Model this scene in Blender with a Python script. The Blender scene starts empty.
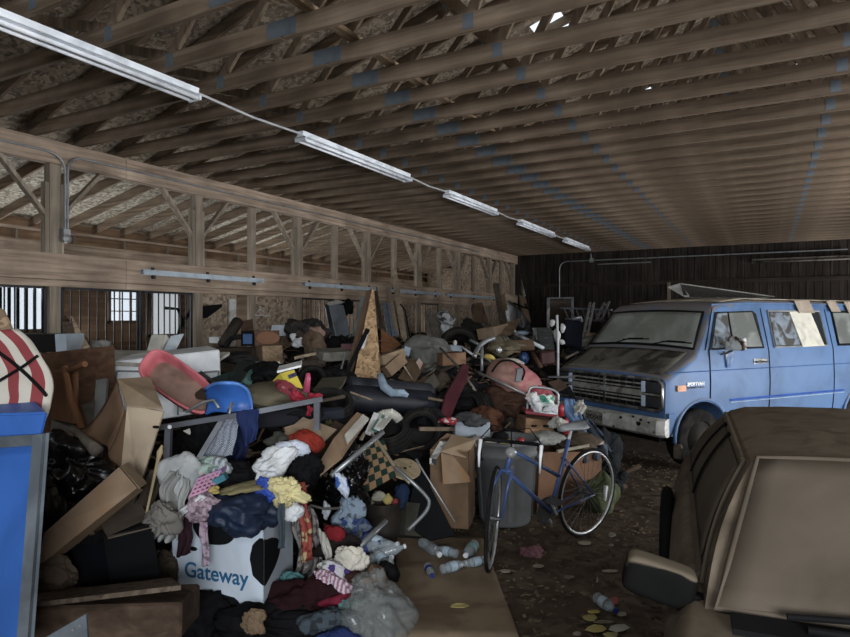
import bpy, bmesh, math, random
from mathutils import Vector, Matrix, noise

# ---------------------------------------------------------------- camera, world, lights, exposure
SC = bpy.context.scene
COL = SC.collection
PI = math.pi
FPX, CZ, YAW, HY = 630.0, 1.8, math.radians(28.5), 318.5
cy, sy = math.cos(YAW), math.sin(YAW)
VR, VF, VU = Vector((cy, sy, 0)), Vector((-sy, cy, 0)), Vector((0, 0, 1))

cam = bpy.data.cameras.new('camera'); cam.lens = 36 * FPX / 850; cam.sensor_width = 36; cam.clip_end = 200
co = bpy.data.objects.new('camera', cam); COL.objects.link(co)
co.location = (0, 0, CZ); co.rotation_euler = (PI / 2, 0, YAW); SC.camera = co

wd = bpy.data.worlds.new('sky'); SC.world = wd; wd.use_nodes = True
wn = wd.node_tree; bg = wn.nodes['Background']
bg.inputs['Color'].default_value = (0.80, 0.90, 1.0, 1); bg.inputs['Strength'].default_value = .95

def area(name, loc, target, sx, sz, power, col):
    l = bpy.data.lights.new(name, 'AREA'); l.shape = 'RECTANGLE'; l.size = sx; l.size_y = sz; l.energy = power; l.color = col
    o = bpy.data.objects.new(name, l); COL.objects.link(o); o.location = loc
    d = Vector(target) - Vector(loc); o.rotation_euler = d.to_track_quat('-Z', 'Y').to_euler(); return o

area('barn_door_daylight', (3.4, -3.7, 2.4), (-1.4, 7.5, 2.2), 3.2, 1.6, 470, (0.93, 0.96, 1.0))
area('added_right_light', (6.35, 9.0, 1.2), (-8.0, 10.5, 3.2), 8.0, 1.8, 760, (0.98, 0.98, 1.0))  # added lamp along the solid right wall, no door built there
area('added_right_light', (6.35, 18.5, 1.2), (-8.0, 17.0, 3.2), 4.5, 1.8, 420, (0.98, 0.98, 1.0))  # second added lamp, farther back on the same closed wall
area('stall_daylight', (-11.45, 6.6, 1.9), (-7.0, 8.0, 3.4), 3.4, 1.1, 85, (0.92, 0.96, 1.0))
area('stall_daylight', (-11.45, 12.0, 1.9), (-7.0, 13.0, 3.6), 5.0, 1.0, 100, (0.92, 0.96, 1.0))
area('stall_daylight', (-11.45, 18.0, 1.9), (-7.0, 17.5, 3.6), 5.0, 1.0, 100, (0.92, 0.96, 1.0))
area('added_roof_light', (-0.7, -3.6, 5.0), (-1.5, 9.0, 5.6), 5.0, 1.2, 135, (0.9, 0.95, 1.0))  # added lamp inside the closed front gable, brightens the roof underside

vs = SC.view_settings
vs.view_transform = 'Standard'; vs.look = 'None'; vs.gamma = 1; vs.use_curve_mapping = False; vs.exposure = 0.42

# ---------------------------------------------------------------- helpers
def W(px, py, z):
    return Vector((0, 0, CZ)) + VR * ((px - 425) / FPX * z) + VF * z + VU * ((HY - py) / FPX * z)

def hx(h):
    h = h.lstrip('#'); v = [int(h[i:i + 2], 16) / 255 for i in (0, 2, 4)]
    g = .3 * v[0] + .59 * v[1] + .11 * v[2]; v = [x + (g - x) * .16 for x in v]
    return tuple((x / 12.92 if x <= .04045 else ((x + .055) / 1.055) ** 2.4) for x in v) + (1,)
def mulc(c, k): return tuple(min(1, x * k) for x in c[:3]) + (1,)

_M = {}
def mat(kind, a, b=None, rough=.85, scale=None, axis='x', metal=0.0, bump=.25, dust=0.0, alpha=1.0):
    key = (kind, a, b, rough, scale, axis, metal, bump, dust, alpha)
    if key in _M: return _M[key]
    m = bpy.data.materials.new(kind + '_' + a.strip('#')); m.use_nodes = True; _M[key] = m
    nt = m.node_tree; N = nt.nodes; L = nt.links; P = N['Principled BSDF']
    P.inputs['Roughness'].default_value = rough; P.inputs['Metallic'].default_value = metal
    if metal == 0: P.inputs['Specular IOR Level'].default_value = .12 if rough >= .7 else .35
    A = hx(a); B = hx(b) if b else None
    tc = N.new('ShaderNodeTexCoord'); mp = N.new('ShaderNodeMapping'); L.new(tc.outputs['Object'], mp.inputs[0])
    def ns(sc, det=5, src=mp, dist=0):
        n = N.new('ShaderNodeTexNoise'); n.inputs['Scale'].default_value = sc; n.inputs['Detail'].default_value = det
        n.inputs['Distortion'].default_value = dist; L.new(src.outputs[0], n.inputs['Vector']); return n
    def ramp(src, stops, inter='LINEAR'):
        r = N.new('ShaderNodeValToRGB'); r.color_ramp.interpolation = inter
        e = r.color_ramp.elements
        while len(e) < len(stops): e.new(.5)
        for i, (p, c) in enumerate(stops): e[i].position = p; e[i].color = c
        L.new(src, r.inputs[0]); return r
    out = None; hsrc = None
    if kind == 'wood':
        k = {'x': (.5, 9, 9), 'y': (9, .5, 9), 'z': (9, 9, .5)}[axis]; mp.inputs['Scale'].default_value = k
        n = ns(scale or 2.2, 6, dist=.6)
        r = ramp(n.outputs['Fac'], [(.25, mulc(A, .55)), (.5, A), (.75, B or mulc(A, 1.3))]); out = r.outputs[0]; hsrc = n.outputs['Fac']
        mp2 = N.new('ShaderNodeMapping'); L.new(tc.outputs['Object'], mp2.inputs[0])
        n2 = ns(1.3, 5, mp2); r2 = ramp(n2.outputs['Fac'], [(.3, (.55, .55, .55, 1)), (.65, (1.1, 1.1, 1.1, 1))])
        mx = N.new('ShaderNodeMixRGB'); mx.blend_type = 'MULTIPLY'; mx.inputs[0].default_value = 1
        L.new(out, mx.inputs[1]); L.new(r2.outputs[0], mx.inputs[2]); out = mx.outputs[0]
    elif kind == 'osb':
        nw = ns(9, 2); mxv = N.new('ShaderNodeMixRGB'); mxv.inputs[0].default_value = .12
        L.new(mp.outputs[0], mxv.inputs[1]); L.new(nw.outputs['Color'], mxv.inputs[2])
        v = N.new('ShaderNodeTexVoronoi'); v.inputs['Scale'].default_value = scale or 26; L.new(mxv.outputs[0], v.inputs['Vector'])
        sp = N.new('ShaderNodeSeparateColor'); L.new(v.outputs['Color'], sp.inputs[0])
        r = ramp(sp.outputs[0], [(0, mulc(A, .5)), (.45, A), (1, B or mulc(A, 1.45))]); out = r.outputs[0]; hsrc = sp.outputs[0]
    elif kind == 'floral':
        v = N.new('ShaderNodeTexVoronoi'); v.inputs['Scale'].default_value = scale or 22; L.new(mp.outputs[0], v.inputs['Vector'])
        sp = N.new('ShaderNodeSeparateColor'); L.new(v.outputs['Color'], sp.inputs[0])
        r = ramp(sp.outputs[0], [(0, A), (.62, B), (.8, mulc(A, .45))], 'CONSTANT'); out = r.outputs[0]; hsrc = sp.outputs[0]
    elif kind == 'stripe':
        w = N.new('ShaderNodeTexWave'); w.bands_direction = 'X' if axis == 'uv' else axis.upper(); w.inputs['Scale'].default_value = scale or 3
        w.inputs['Distortion'].default_value = .6; w.inputs['Detail'].default_value = 1; L.new(tc.outputs['UV'] if axis == 'uv' else mp.outputs[0], w.inputs['Vector'])
        r = ramp(w.outputs['Fac'], [(0, A), (.5, B)], 'CONSTANT'); out = r.outputs[0]
    elif kind == 'check':
        w = N.new('ShaderNodeTexChecker'); w.inputs['Scale'].default_value = scale or 12; w.inputs['Color1'].default_value = A; w.inputs['Color2'].default_value = B
        L.new(mp.outputs[0], w.inputs['Vector']); out = w.outputs['Color']
        if axis == 'uv':
            L.new(tc.outputs['UV'], w.inputs['Vector'])
    elif kind == 'zigzag':
        s3 = N.new('ShaderNodeSeparateXYZ'); L.new(tc.outputs['UV'], s3.inputs[0])
        pp = N.new('ShaderNodeMath'); pp.operation = 'PINGPONG'; pp.inputs[1].default_value = .05; L.new(s3.outputs[0], pp.inputs[0])
        ad = N.new('ShaderNodeMath'); ad.operation = 'ADD'; L.new(pp.outputs[0], ad.inputs[0]); L.new(s3.outputs[1], ad.inputs[1])
        ml = N.new('ShaderNodeMath'); ml.operation = 'MULTIPLY'; ml.inputs[1].default_value = 30; L.new(ad.outputs[0], ml.inputs[0])
        fr = N.new('ShaderNodeMath'); fr.operation = 'FRACT'; L.new(ml.outputs[0], fr.inputs[0])
        r = ramp(fr.outputs[0], [(0, A), (.5, B)], 'CONSTANT'); out = r.outputs[0]
    else:   # plain / cloth / card / metal
        n = ns(scale or 5, 7, dist=.3)
        r = ramp(n.outputs['Fac'], [(.28, mulc(A, .62)), (.5, A), (.75, mulc(A, 1.2))]); out = r.outputs[0]; hsrc = n.outputs['Fac']
        if B:
            n2 = ns((scale or 5) * .6, 8, dist=1.2); r2 = ramp(n2.outputs['Fac'], [(.48, (0, 0, 0, 1)), (.6, (1, 1, 1, 1))])
            mx = N.new('ShaderNodeMixRGB'); L.new(r2.outputs[0], mx.inputs[0]); L.new(out, mx.inputs[1]); mx.inputs[2].default_value = B; out = mx.outputs[0]
    if dust > 0:     # dust settled on the upward faces
        g = N.new('ShaderNodeNewGeometry'); s3 = N.new('ShaderNodeSeparateXYZ'); L.new(g.outputs['Normal'], s3.inputs[0])
        nd = ns(7, 7)
        ad = N.new('ShaderNodeMath'); ad.operation = 'MULTIPLY_ADD'; L.new(s3.outputs[2], ad.inputs[0]); ad.inputs[1].default_value = .8; L.new(nd.outputs['Fac'], ad.inputs[2])
        r3 = ramp(ad.outputs[0], [(.8, (0, 0, 0, 1)), (1.15, (dust, dust, dust, 1))])
        mx = N.new('ShaderNodeMixRGB'); L.new(r3.outputs[0], mx.inputs[0]); L.new(out, mx.inputs[1]); mx.inputs[2].default_value = hx('#7d705d'); out = mx.outputs[0]
        L.new(r3.outputs[0], P.inputs['Roughness']) if rough < .5 else None
    L.new(out, P.inputs['Base Color'])
    if hsrc is not None and bump > 0:
        bp = N.new('ShaderNodeBump'); bp.inputs['Strength'].default_value = bump; bp.inputs['Distance'].default_value = .01
        L.new(hsrc, bp.inputs['Height']); L.new(bp.outputs[0], P.inputs['Normal'])
    if alpha < 1: P.inputs['Alpha'].default_value = alpha
    return m

def glassy(name, col, alpha=.35, rough=.15):
    if name in _M: return _M[name]
    m = bpy.data.materials.new(name); m.use_nodes = True; P = m.node_tree.nodes['Principled BSDF']
    P.inputs['Base Color'].default_value = hx(col); P.inputs['Roughness'].default_value = rough; P.inputs['Alpha'].default_value = alpha
    _M[name] = m; return m

class MB:
    def __init__(s): s.v = []; s.f = []; s.uv = None
    def add(s, vs_, fs):
        o = len(s.v); s.v += [Vector(p) for p in vs_]; s.f += [tuple(i + o for i in f) for f in fs]; return s
    def box(s, c, d, M=None):
        x, y, z = d[0] / 2, d[1] / 2, d[2] / 2; c = Vector(c)
        p = [Vector((i * x, j * y, k * z)) for k in (-1, 1) for j in (-1, 1) for i in (-1, 1)]
        p = [(M @ q if M else q) + c for q in p]
        return s.add(p, [(0, 2, 3, 1), (4, 5, 7, 6), (0, 1, 5, 4), (2, 6, 7, 3), (0, 4, 6, 2), (1, 3, 7, 5)])
    def hexa(s, A, u, v, w):
        A = Vector(A); p = [A + u * i + v * j + w * k for k in (0, 1) for j in (0, 1) for i in (0, 1)]
        return s.add(p, [(0, 2, 3, 1), (4, 5, 7, 6), (0, 1, 5, 4), (2, 6, 7, 3), (0, 4, 6, 2), (1, 3, 7, 5)])
    def beam(s, a, b, wd_, h, up=(0, 0, 1)):
        a = Vector(a); b = Vector(b); d = b - a; up = Vector(up)
        sd = d.cross(up).normalized() * wd_; u2 = sd.cross(d).normalized() * h
        return s.hexa(a - sd / 2 - u2 / 2, d, sd, u2)
    def tube(s, pts, r, n=8, closed=False):
        pts = [Vector(p) for p in pts]; m = len(pts); o = len(s.v)
        rs = r if isinstance(r, (list, tuple)) else [r] * m
        prev = None
        for i, p in enumerate(pts):
            a = pts[(i - 1) % m] if (i > 0 or closed) else p; b = pts[(i + 1) % m] if (i < m - 1 or closed) else p
            t = (b - a).normalized() if (b - a).length > 1e-9 else Vector((0, 0, 1))
            if prev is None:
                q = t.cross(Vector((0, 0, 1)));
                if q.length < .1: q = t.cross(Vector((1, 0, 0)))
                q.normalize()
            else:
                q = prev - t * prev.dot(t)
                q = q.normalized() if q.length > 1e-6 else t.orthogonal().normalized()
            prev = q; w = t.cross(q)
            for k in range(n):
                an = 2 * PI * k / n; s.v.append(p + (q * math.cos(an) + w * math.sin(an)) * rs[i])
        for i in range(m if closed else m - 1):
            j = (i + 1) % m
            for k in range(n): s.f.append((o + i * n + k, o + i * n + (k + 1) % n, o + j * n + (k + 1) % n, o + j * n + k))
        if not closed:
            s.f.append(tuple(o + k for k in range(n))[::-1]); s.f.append(tuple(o + (m - 1) * n + k for k in range(n)))
        return s
    def lathe(s, prof, n=24, M=None, cap=True):
        o = len(s.v); M = M or Matrix()
        for (r, z) in prof:
            for k in range(n):
                a = 2 * PI * k / n; s.v.append(M @ Vector((r * math.cos(a), r * math.sin(a), z)))
        for i in range(len(prof) - 1):
            for k in range(n): s.f.append((o + i * n + k, o + i * n + (k + 1) % n, o + (i + 1) * n + (k + 1) % n, o + (i + 1) * n + k))
        if cap:
            s.f.append(tuple(o + k for k in range(n))[::-1]); e = o + (len(prof) - 1) * n; s.f.append(tuple(e + k for k in range(n)))
        return s
    def grid(s, fn, nu, nv, uv=False):
        o = len(s.v)
        for j in range(nv + 1):
            for i in range(nu + 1): s.v.append(Vector(fn(i / nu, j / nv)))
        for j in range(nv):
            for i in range(nu): a = o + j * (nu + 1) + i; s.f.append((a, a + 1, a + nu + 2, a + nu + 1))
        if uv: s.uv = [(i / nu, j / nv) for j in range(nv + 1) for i in range(nu + 1)]
        return s
    def prism(s, poly, ext):
        ext = Vector(ext); n = len(poly); o = len(s.v); s.v += [Vector(p) for p in poly] + [Vector(p) + ext for p in poly]
        s.f.append(tuple(o + i for i in range(n))[::-1]); s.f.append(tuple(o + n + i for i in range(n)))
        for i in range(n): j = (i + 1) % n; s.f.append((o + i, o + j, o + n + j, o + n + i))
        return s
    def build(s, name, m, parent=None, world=False, smooth=False, bevel=0.0, solid=0.0, seg=2, origin=None):
        vs_ = s.v
        loc = Vector((0, 0, 0))
        if parent is None:
            mn = [min(v[i] for v in vs_) for i in range(3)]; mx = [max(v[i] for v in vs_) for i in range(3)]
            loc = Vector(((mn[0] + mx[0]) / 2, (mn[1] + mx[1]) / 2, mn[2])) if origin is None else Vector(origin)
            vs_ = [v - loc for v in vs_]
        elif world:
            Mi = wm(parent).inverted(); vs_ = [Mi @ v for v in vs_]
        me = bpy.data.meshes.new(name); me.from_pydata([tuple(v) for v in vs_], [], s.f)
        if s.uv:
            ul = me.uv_layers.new(name='uv')
            for lp in me.loops: ul.data[lp.index].uv = s.uv[lp.vertex_index]
        bm = bmesh.new(); bm.from_mesh(me); bmesh.ops.recalc_face_normals(bm, faces=bm.faces)
        if bevel > 0: bmesh.ops.bevel(bm, geom=bm.edges[:] , offset=bevel, segments=seg, affect='EDGES', clamp_overlap=True)
        bm.to_mesh(me); bm.free()
        if m is not None: me.materials.append(m)
        if smooth:
            for p in me.polygons: p.use_smooth = True
        o = bpy.data.objects.new(name, me); COL.objects.link(o)
        if parent is not None: o.parent = parent
        else: o.location = loc
        if solid > 0:
            md = o.modifiers.new('thickness', 'SOLIDIFY'); md.thickness = solid; md.offset = 0
        return o

def wm(o):
    M = Matrix.LocRotScale(o.location, o.rotation_euler, o.scale)
    return wm(o.parent) @ M if o.parent else M

def tag(o, label, cat, group=None, kind=None):
    if label: o['label'] = label
    if cat: o['category'] = cat
    if group: o['group'] = group
    if kind: o['kind'] = kind
    return o
def thing(name, label, cat, loc=(0, 0, 0), rotz=0, group=None):
    o = bpy.data.objects.new(name, None); COL.objects.link(o); o.location = loc; o.rotation_euler = (0, 0, rotz)
    return tag(o, label, cat, group)
def struct(name, mb, m, **k):
    o = mb.build(name, m, **k)
    if o.parent is None: o['kind'] = 'structure'
    return o
def dup(root, loc, label=None, group=None, rotz=None):
    r = root.copy(); COL.objects.link(r); r.location = loc
    if rotz is not None: r.rotation_euler = (0, 0, rotz)
    if label: r['label'] = label
    for ch in list(root.children):
        k = ch.copy(); COL.objects.link(k); k.parent = r
        for g in ch.children:
            d = g.copy(); COL.objects.link(d); d.parent = k
    return r
def ordinal(n):
    w = ['', 'first', 'second', 'third', 'fourth', 'fifth', 'sixth', 'seventh', 'eighth', 'ninth', 'tenth', 'eleventh', 'twelfth', 'thirteenth',
         'fourteenth', 'fifteenth', 'sixteenth', 'seventeenth', 'eighteenth', 'nineteenth', 'twentieth']
    if n <= 20: return w[n]
    t = {2: 'twenty', 3: 'thirty', 4: 'forty'}[n // 10]
    return {20: 'twentieth', 30: 'thirtieth', 40: 'fortieth'}[n] if n % 10 == 0 else t + '-' + w[n % 10]

# colours of the place
WOOD = '#a48e79'; WOODD = '#6b5545'; WOODL = '#bca892'; OSB = '#8f7e68'; CARD = '#8b735b'; CARDL = '#978269'
BLK = '#1b1b1d'; NAVY = '#1c2740'; GREYM = '#7d8083'

# ---------------------------------------------------------------- building shell
WX, BY, OX = -7.92, 21.4, -11.6          # stall wall plane, back wall, outer wall of the lean-to
CH = 4.03                                 # underside of the truss chords
RX, FY = 6.5, -4.0

fl = MB()
def fz(x, y): return .02 * noise.noise(Vector((x * .8, y * .8, 3))) + .008 * noise.noise(Vector((x * 5, y * 5, 1)))
fl.grid(lambda u, v: (-12 + u * 19, -5 + v * 27, fz(-12 + u * 19, -5 + v * 27) - .02), 190, 270)
m = mat('plain', '#4b3f33', '#5e5243', rough=.95, scale=9, bump=.6)
struct('floor', fl, m, smooth=True, origin=(0, 0, 0))

# back wall of dark vertical boards
bw = MB(); x = -12.0
rnd = random.Random(4)
while x < 6.6:
    w_ = .2; bw.box((x + w_ / 2, BY + .03 + rnd.uniform(-.008, .008), 2.1), (w_ - .012, .04, 4.3)); x += w_
struct('wall_back', bw, mat('wood', '#2e2824', '#453c35', axis='z', rough=.9), origin=(0, BY, 0))
b2 = MB(); b2.box((-2.7, BY + .12, 2.6), (19, .06, 5.4)); b2.prism([(-8.2, BY + .1, 4), (RX, BY + .1, 4), (-.72, BY + .1, 6.55)], (0, .06, 0))
struct('wall_back_sheathing', b2, mat('wood', '#241f1b', axis='z'))
struct('wall_back_panel', MB().box(((WX + OX) / 2, BY - .03, 1.9), (3.5, .04, 3.6)), mat('osb', '#8d7a66', '#a08c76', scale=20))
t1 = MB(); t1.box((-1.0, BY - .02, 2.95), (13.5, .04, .12)); struct('trim_1', t1, mat('wood', '#332c27', axis='x'))
rw = MB(); rw.box((RX + .05, 9, 2.1), (.1, 26, 4.2)); struct('wall_right', rw, mat('wood', '#4a4038', axis='z'))

fw = MB()
fw.box((-6.0, FY - .06, 2.1), (12.0, .1, 4.2)); fw.box((6.3, FY - .06, 2.1), (.6, .1, 4.2)); fw.box((3.0, FY - .06, 3.95), (6.0, .1, .6)); fw.prism([(-8.2, FY - .1, 4.15), (RX + .1, FY - .1, 4.15), (-.72, FY - .1, 6.6)], (0, .06, 0))
struct('wall_front', fw, mat('wood', '#5a4c40', axis='z'))
# outer wall of the lean-to: two windows, third opening added for lit pale boards
wins = [(5.2, 7.05, 1.55, 2.55), (8.05, 8.85, 1.7, 2.45), (9.0, 9.85, 1.4, 2.5)]
def wall_cells(mb, X, th, y0, y1, z0, z1, holes):
    ys = sorted({y0, y1} | {h for w_ in holes for h in w_[:2]}); zs = sorted({z0, z1} | {h for w_ in holes for h in w_[2:]})
    for a, b in zip(ys, ys[1:]):
        for c_, d in zip(zs, zs[1:]):
            my, mz = (a + b) / 2, (c_ + d) / 2
            if any(h[0] < my < h[1] and h[2] < mz < h[3] for h in holes): continue
            mb.box((X, my, mz), (th, b - a, d - c_))
wl = MB(); wall_cells(wl, OX - .06, .08, FY, BY, 0, 3.75, wins)
struct('wall_left', wl, mat('wood', '#86694f', '#9c8060', axis='y', scale=1.4))
for i, (a, b, z0, z1) in enumerate(wins):
    fr = MB()
    fr.box((OX, a + .03, (z0 + z1) / 2), (.06, .06, z1 - z0)); fr.box((OX, b - .03, (z0 + z1) / 2), (.06, .06, z1 - z0))
    fr.box((OX, (a + b) / 2, z0 + .03), (.06, b - a, .06)); fr.box((OX, (a + b) / 2, z1 - .03), (.06, b - a, .06))
    if i == 1:
        for k in (1, 2): fr.box((OX, a + (b - a) * k / 3, (z0 + z1) / 2), (.03, .02, z1 - z0)); fr.box((OX, (a + b) / 2, z0 + (z1 - z0) * k / 3), (.03, b - a, .02))
    w_ = struct('window_%d' % (i + 1), fr, mat('wood', '#6d5c4c', axis='z'))
    if i == 0:
        sl = MB(); y = a + .1
        while y < b: sl.box((OX + .03, y, (z0 + z1) / 2), (.03, .045, z1 - z0)); y += .145
        sl.build('window_slats', mat('plain', '#1d1c1c'), w_, world=True)
    gl = MB(); gl.box((OX - .02, (a + b) / 2, (z0 + z1) / 2), (.006, b - a - .1, z1 - z0 - .1))
    gl.build('window_pane', glassy('pane_dirty' + ('_lit_boards' if i == 2 else ''), '#ddd5c4' if i == 2 else '#e8eef5', .42 if i == 2 else .2), w_, world=True)  # cream pane of the third opening stands in for lit boards

# stall partitions behind the front wall
for n, y in enumerate((9.9, 14.2, 18.9)):
    p = MB(); p.box(((WX + OX) / 2, y, 1.25), (3.5, .05, 2.5)); struct('wall_stall_%d' % (n + 1), p, mat('wood', '#75604b', axis='x', scale=1.6))

# ---- timber of the front wall of the stalls
POSTY = [4.74, 7.02, 9.44, 11.82, 14.2, 16.55, 18.95, 21.1]
wmy = mat('wood', WOOD, WOODL, axis='y'); wmz = mat('wood', '#908372', '#a89a86', axis='z'); wmx = mat('wood', WOOD, axis='x')
def beam_thing(name, label, x, y0, y1, z0, z1, th=.09, m=wmy, cat='beam', group=None):
    b = MB(); n = max(1, int(round((y1 - y0) / 4.8))); st = (y1 - y0) / n
    for k in range(n): b.box((x, y0 + st * (k + .5), (z0 + z1) / 2), (th, st - .006, z1 - z0))
    return tag(b.build(name, m, bevel=.004, seg=1), label, cat, group)
beam_thing('header_beam', 'long brown timber header beam carrying the roof trusses above the stall posts', WX + .02, 0.5, BY - .02, CH - .29, CH - .002, .13)
beam_thing('rail_beam', 'long wide timber board spanning the stalls above the barred grilles', WX + .06, 0.5, BY - .02, 2.29, 2.62, .05)
beam_thing('rail_beam', 'narrow lower timber board right on top of the stall grilles', WX + .04, 0.5, BY - .02, 2.2, 2.284, .08)
beam_thing('wall_plate', 'timber board running along the outer wall below the low sloping rafters', OX + .1, 0.5, BY - .02, 2.95, 3.2, .05)
beam_thing('wall_plate', 'upper top plate of the outer wall directly under the sloping rafters', OX + .1, 0.5, BY - .02, 3.37, 3.42, .1)
for i, y in enumerate(POSTY):
    t = thing('timber_post', ordinal(len(POSTY) - i) + ' braced timber post from the back corner along the stalls', 'post', (WX, y, 0), 0, 'braced posts of the stall wall')
    MB().box((0, 0, 1.87), (.13, .14, 3.74)).build('post_shaft', wmz, t, bevel=.004, seg=1)
    for s_ in (-1, 1):
        if y + s_ * .8 > BY: continue
        MB().box((0, s_ * .095, 3.0), (.1, .045, 1.0)).build('side_block', wmz, t)
        MB().beam((.0, s_ * .1, 3.1), (.0, s_ * .66, 3.76), .045, .09, (1, 0, 0)).build('brace', wmz, t)
for i in range(len(POSTY) - 1):
    y = (POSTY[i] + POSTY[i + 1]) / 2
    if i == 0: continue
    b = MB().box((WX, y, 1.87), (.1, .12, 3.73)); tag(b.build('timber_post', wmz, bevel=.004, seg=1), ordinal(7 - i) + ' plain unbraced timber stud from the back corner along the stalls', 'post', 'plain studs between the braced posts')
# little studs of the outer wall above the plate
for i in range(16):
    y = 5.2 + i * 1.05
    tag(MB().box((OX + .1, y, 3.28), (.05, .04, .17)).build('cripple_stud', wmz), 'short cripple stud under the low rafters, ' + ordinal(16 - i) + ' from the back wall', 'stud', 'cripple studs of the outer wall')
# rafters of the lean-to
RA = mat('wood', '#806c58', '#968069', axis='x')
raf = None
ny = int((BY - 1.2) / .6)
for i in range(ny):
    y = BY - .45 - i * .6
    lab = 'sloping lean-to rafter over the stalls, ' + ordinal(i + 1) + ' from the back wall'
    if raf is None:
        raf = MB().beam((WX - .02, 0, 4.34), (OX - .15, 0, 3.49), .04, .15).build('rafter', RA, None, origin=(0, 0, 0)); raf.location = (0, y, 0); tag(raf, lab, 'rafter', 'lean-to rafters')
    else:
        o = raf.copy(); COL.objects.link(o); o.location = (0, y, 0); o['label'] = lab
lr = MB().hexa((WX + .1, .4, 4.46), Vector((OX - .4 - WX - .1, 0, -.95)), Vector((0, BY - .4, 0)), Vector((0, 0, .02)))
struct('ceiling_leanto', lr, mat('osb', '#978d7b', '#c4bba8', scale=26))

# grilles in the stall fronts
bar_mat = mat('metal', '#26262a', rough=.5, metal=.5)
def grille(y0, y1, z0, z1, label, nb, x=WX, crossbar=None):
    t = thing('stall_grille', label, 'grille', (x, (y0 + y1) / 2, z0), 0, 'barred grilles of the horse stalls')
    w_ = y1 - y0; h = z1 - z0
    f = MB(); f.box((0, 0, h - .015), (.03, w_, .03)); f.box((0, 0, .015), (.03, w_, .03)); f.box((0, -w_ / 2, h / 2), (.03, .035, h)); f.box((0, w_ / 2, h / 2), (.03, .035, h))
    if crossbar: f.box((0, 0, crossbar), (.02, w_, .02))
    f.build('frame', bar_mat, t)
    me = None
    for k in range(1, nb):
        y = -w_ / 2 + w_ * k / nb
        if me is None: b = MB().tube([(0, 0, .01), (0, 0, h - .01)], .011, 6).build('bar', bar_mat, t); me = b
        else: b = me.copy(); COL.objects.link(b); b.parent = t
        b.location = (0, y, 0)
gs = [(3.1, 4.63, 'leftmost barred stall grille in front of the bright slatted window', 13),
      (4.85, 5.95, 'barred stall grille in front of the small bright window', 9), (6.0, 6.9, 'barred grille of the sliding stall door under the nearest steel track', 9),
      (9.55, 11.7, 'barred grille behind the rags, left of the leaning grey doors', 15),
      (14.3, 15.4, 'narrow dark stall grille behind the bundle of grey posts', 8)]
for a, b, l, n in gs: grille(a, b, 1.2, 2.2, l, n, x=WX + .02, crossbar=.16 if a < 4 else None)
# board fronts
fronts = [(0.5, 4.67), (4.81, 6.95), (7.1, 9.37), (9.51, 11.75), (11.9, 14.1), (14.3, 16.5), (16.6, 18.9), (19.0, 21.0)]
nm = ['nearest', 'second nearest', 'third nearest', 'fourth nearest', 'fourth farthest', 'third farthest', 'second farthest', 'farthest']
for i, (a, b) in enumerate(fronts):
    tag(MB().box((WX - .02, (a + b) / 2, .6), (.04, b - a, 1.2)).build('stall_board', mat('wood', '#6f5a46', axis='y')), nm[i] + ' low wooden stall front below the grilles', 'stall front', 'board fronts of the stalls')
ply = mat('osb', '#917f6b', '#a99680', scale=20)
for (a, b, l) in ((7.1, 7.9, 'plywood stall panel with nail holes left of the white board'), (8.25, 9.35, 'plywood stall panel behind the wire coat hanger'), (11.95, 13.0, 'plywood stall panel right of the leaning grey doors'),
                  (13.1, 14.1, 'plywood stall panel behind the leaning lumber'), (15.5, 16.45, 'plywood stall panel behind the furry roll'), (16.65, 17.7, 'plywood stall panel right of the furry roll'), (17.8, 18.85, 'plywood stall panel left of the last brace'), (19.05, 21.0, 'plywood stall panel in the far corner of the barn')):
    tag(MB().box((WX - .03, (a + b) / 2, 1.7), (.02, b - a, 1.0)).build('plywood_sheet', ply), l, 'panel', 'plywood infill of the stall wall')
for (a, b, l) in ((17.0, 18.85, 'upper plywood sheet beside the last but one braced post'), (19.1, 21.2, 'upper plywood sheet in the far corner under the header')):
    tag(MB().box((WX - .08, (a + b) / 2, 3.15), (.02, b - a, 1.1)).build('plywood_sheet', ply), l, 'panel', 'plywood infill of the stall wall')
tag(MB().box((WX + .03, 7.75, 1.65), (.03, .14, .95)).build('white_board', mat('plain', '#b9bcb8', '#8b8578')), 'narrow white painted board standing upright against the plywood stall panel', 'board')

# galvanised sliding door tracks
trk = mat('metal', '#a5b4c0', rough=.45, metal=.4)
for (a, b, l) in ((5.95, 8.38, 'nearest galvanised sliding door track on the stall beam'), (9.5, 12.0, 'second galvanised sliding door track, above the leaning grey doors'),
                  (12.6, 15.2, 'third galvanised sliding door track, above the leaning lumber'), (15.6, 19.4, 'farthest galvanised sliding door track near the back corner')):
    t = thing('door_track', l, 'rail', (WX + .12, (a + b) / 2, 2.46), 0, 'sliding door tracks')
    r_ = MB(); L_ = b - a; r_.box((0, 0, .035), (.05, L_, .008)); r_.box((-.025, 0, 0), (.006, L_, .07)); r_.box((.025, 0, 0), (.006, L_, .07)); r_.build('channel', trk, t)
    for k in (-.42, 0, .42): MB().box((-.01, k * L_, -.05), (.03, .05, .07)).box((-.03, k * L_, .03), (.015, .05, .1)).build('bracket', bar_mat, t)

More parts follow.
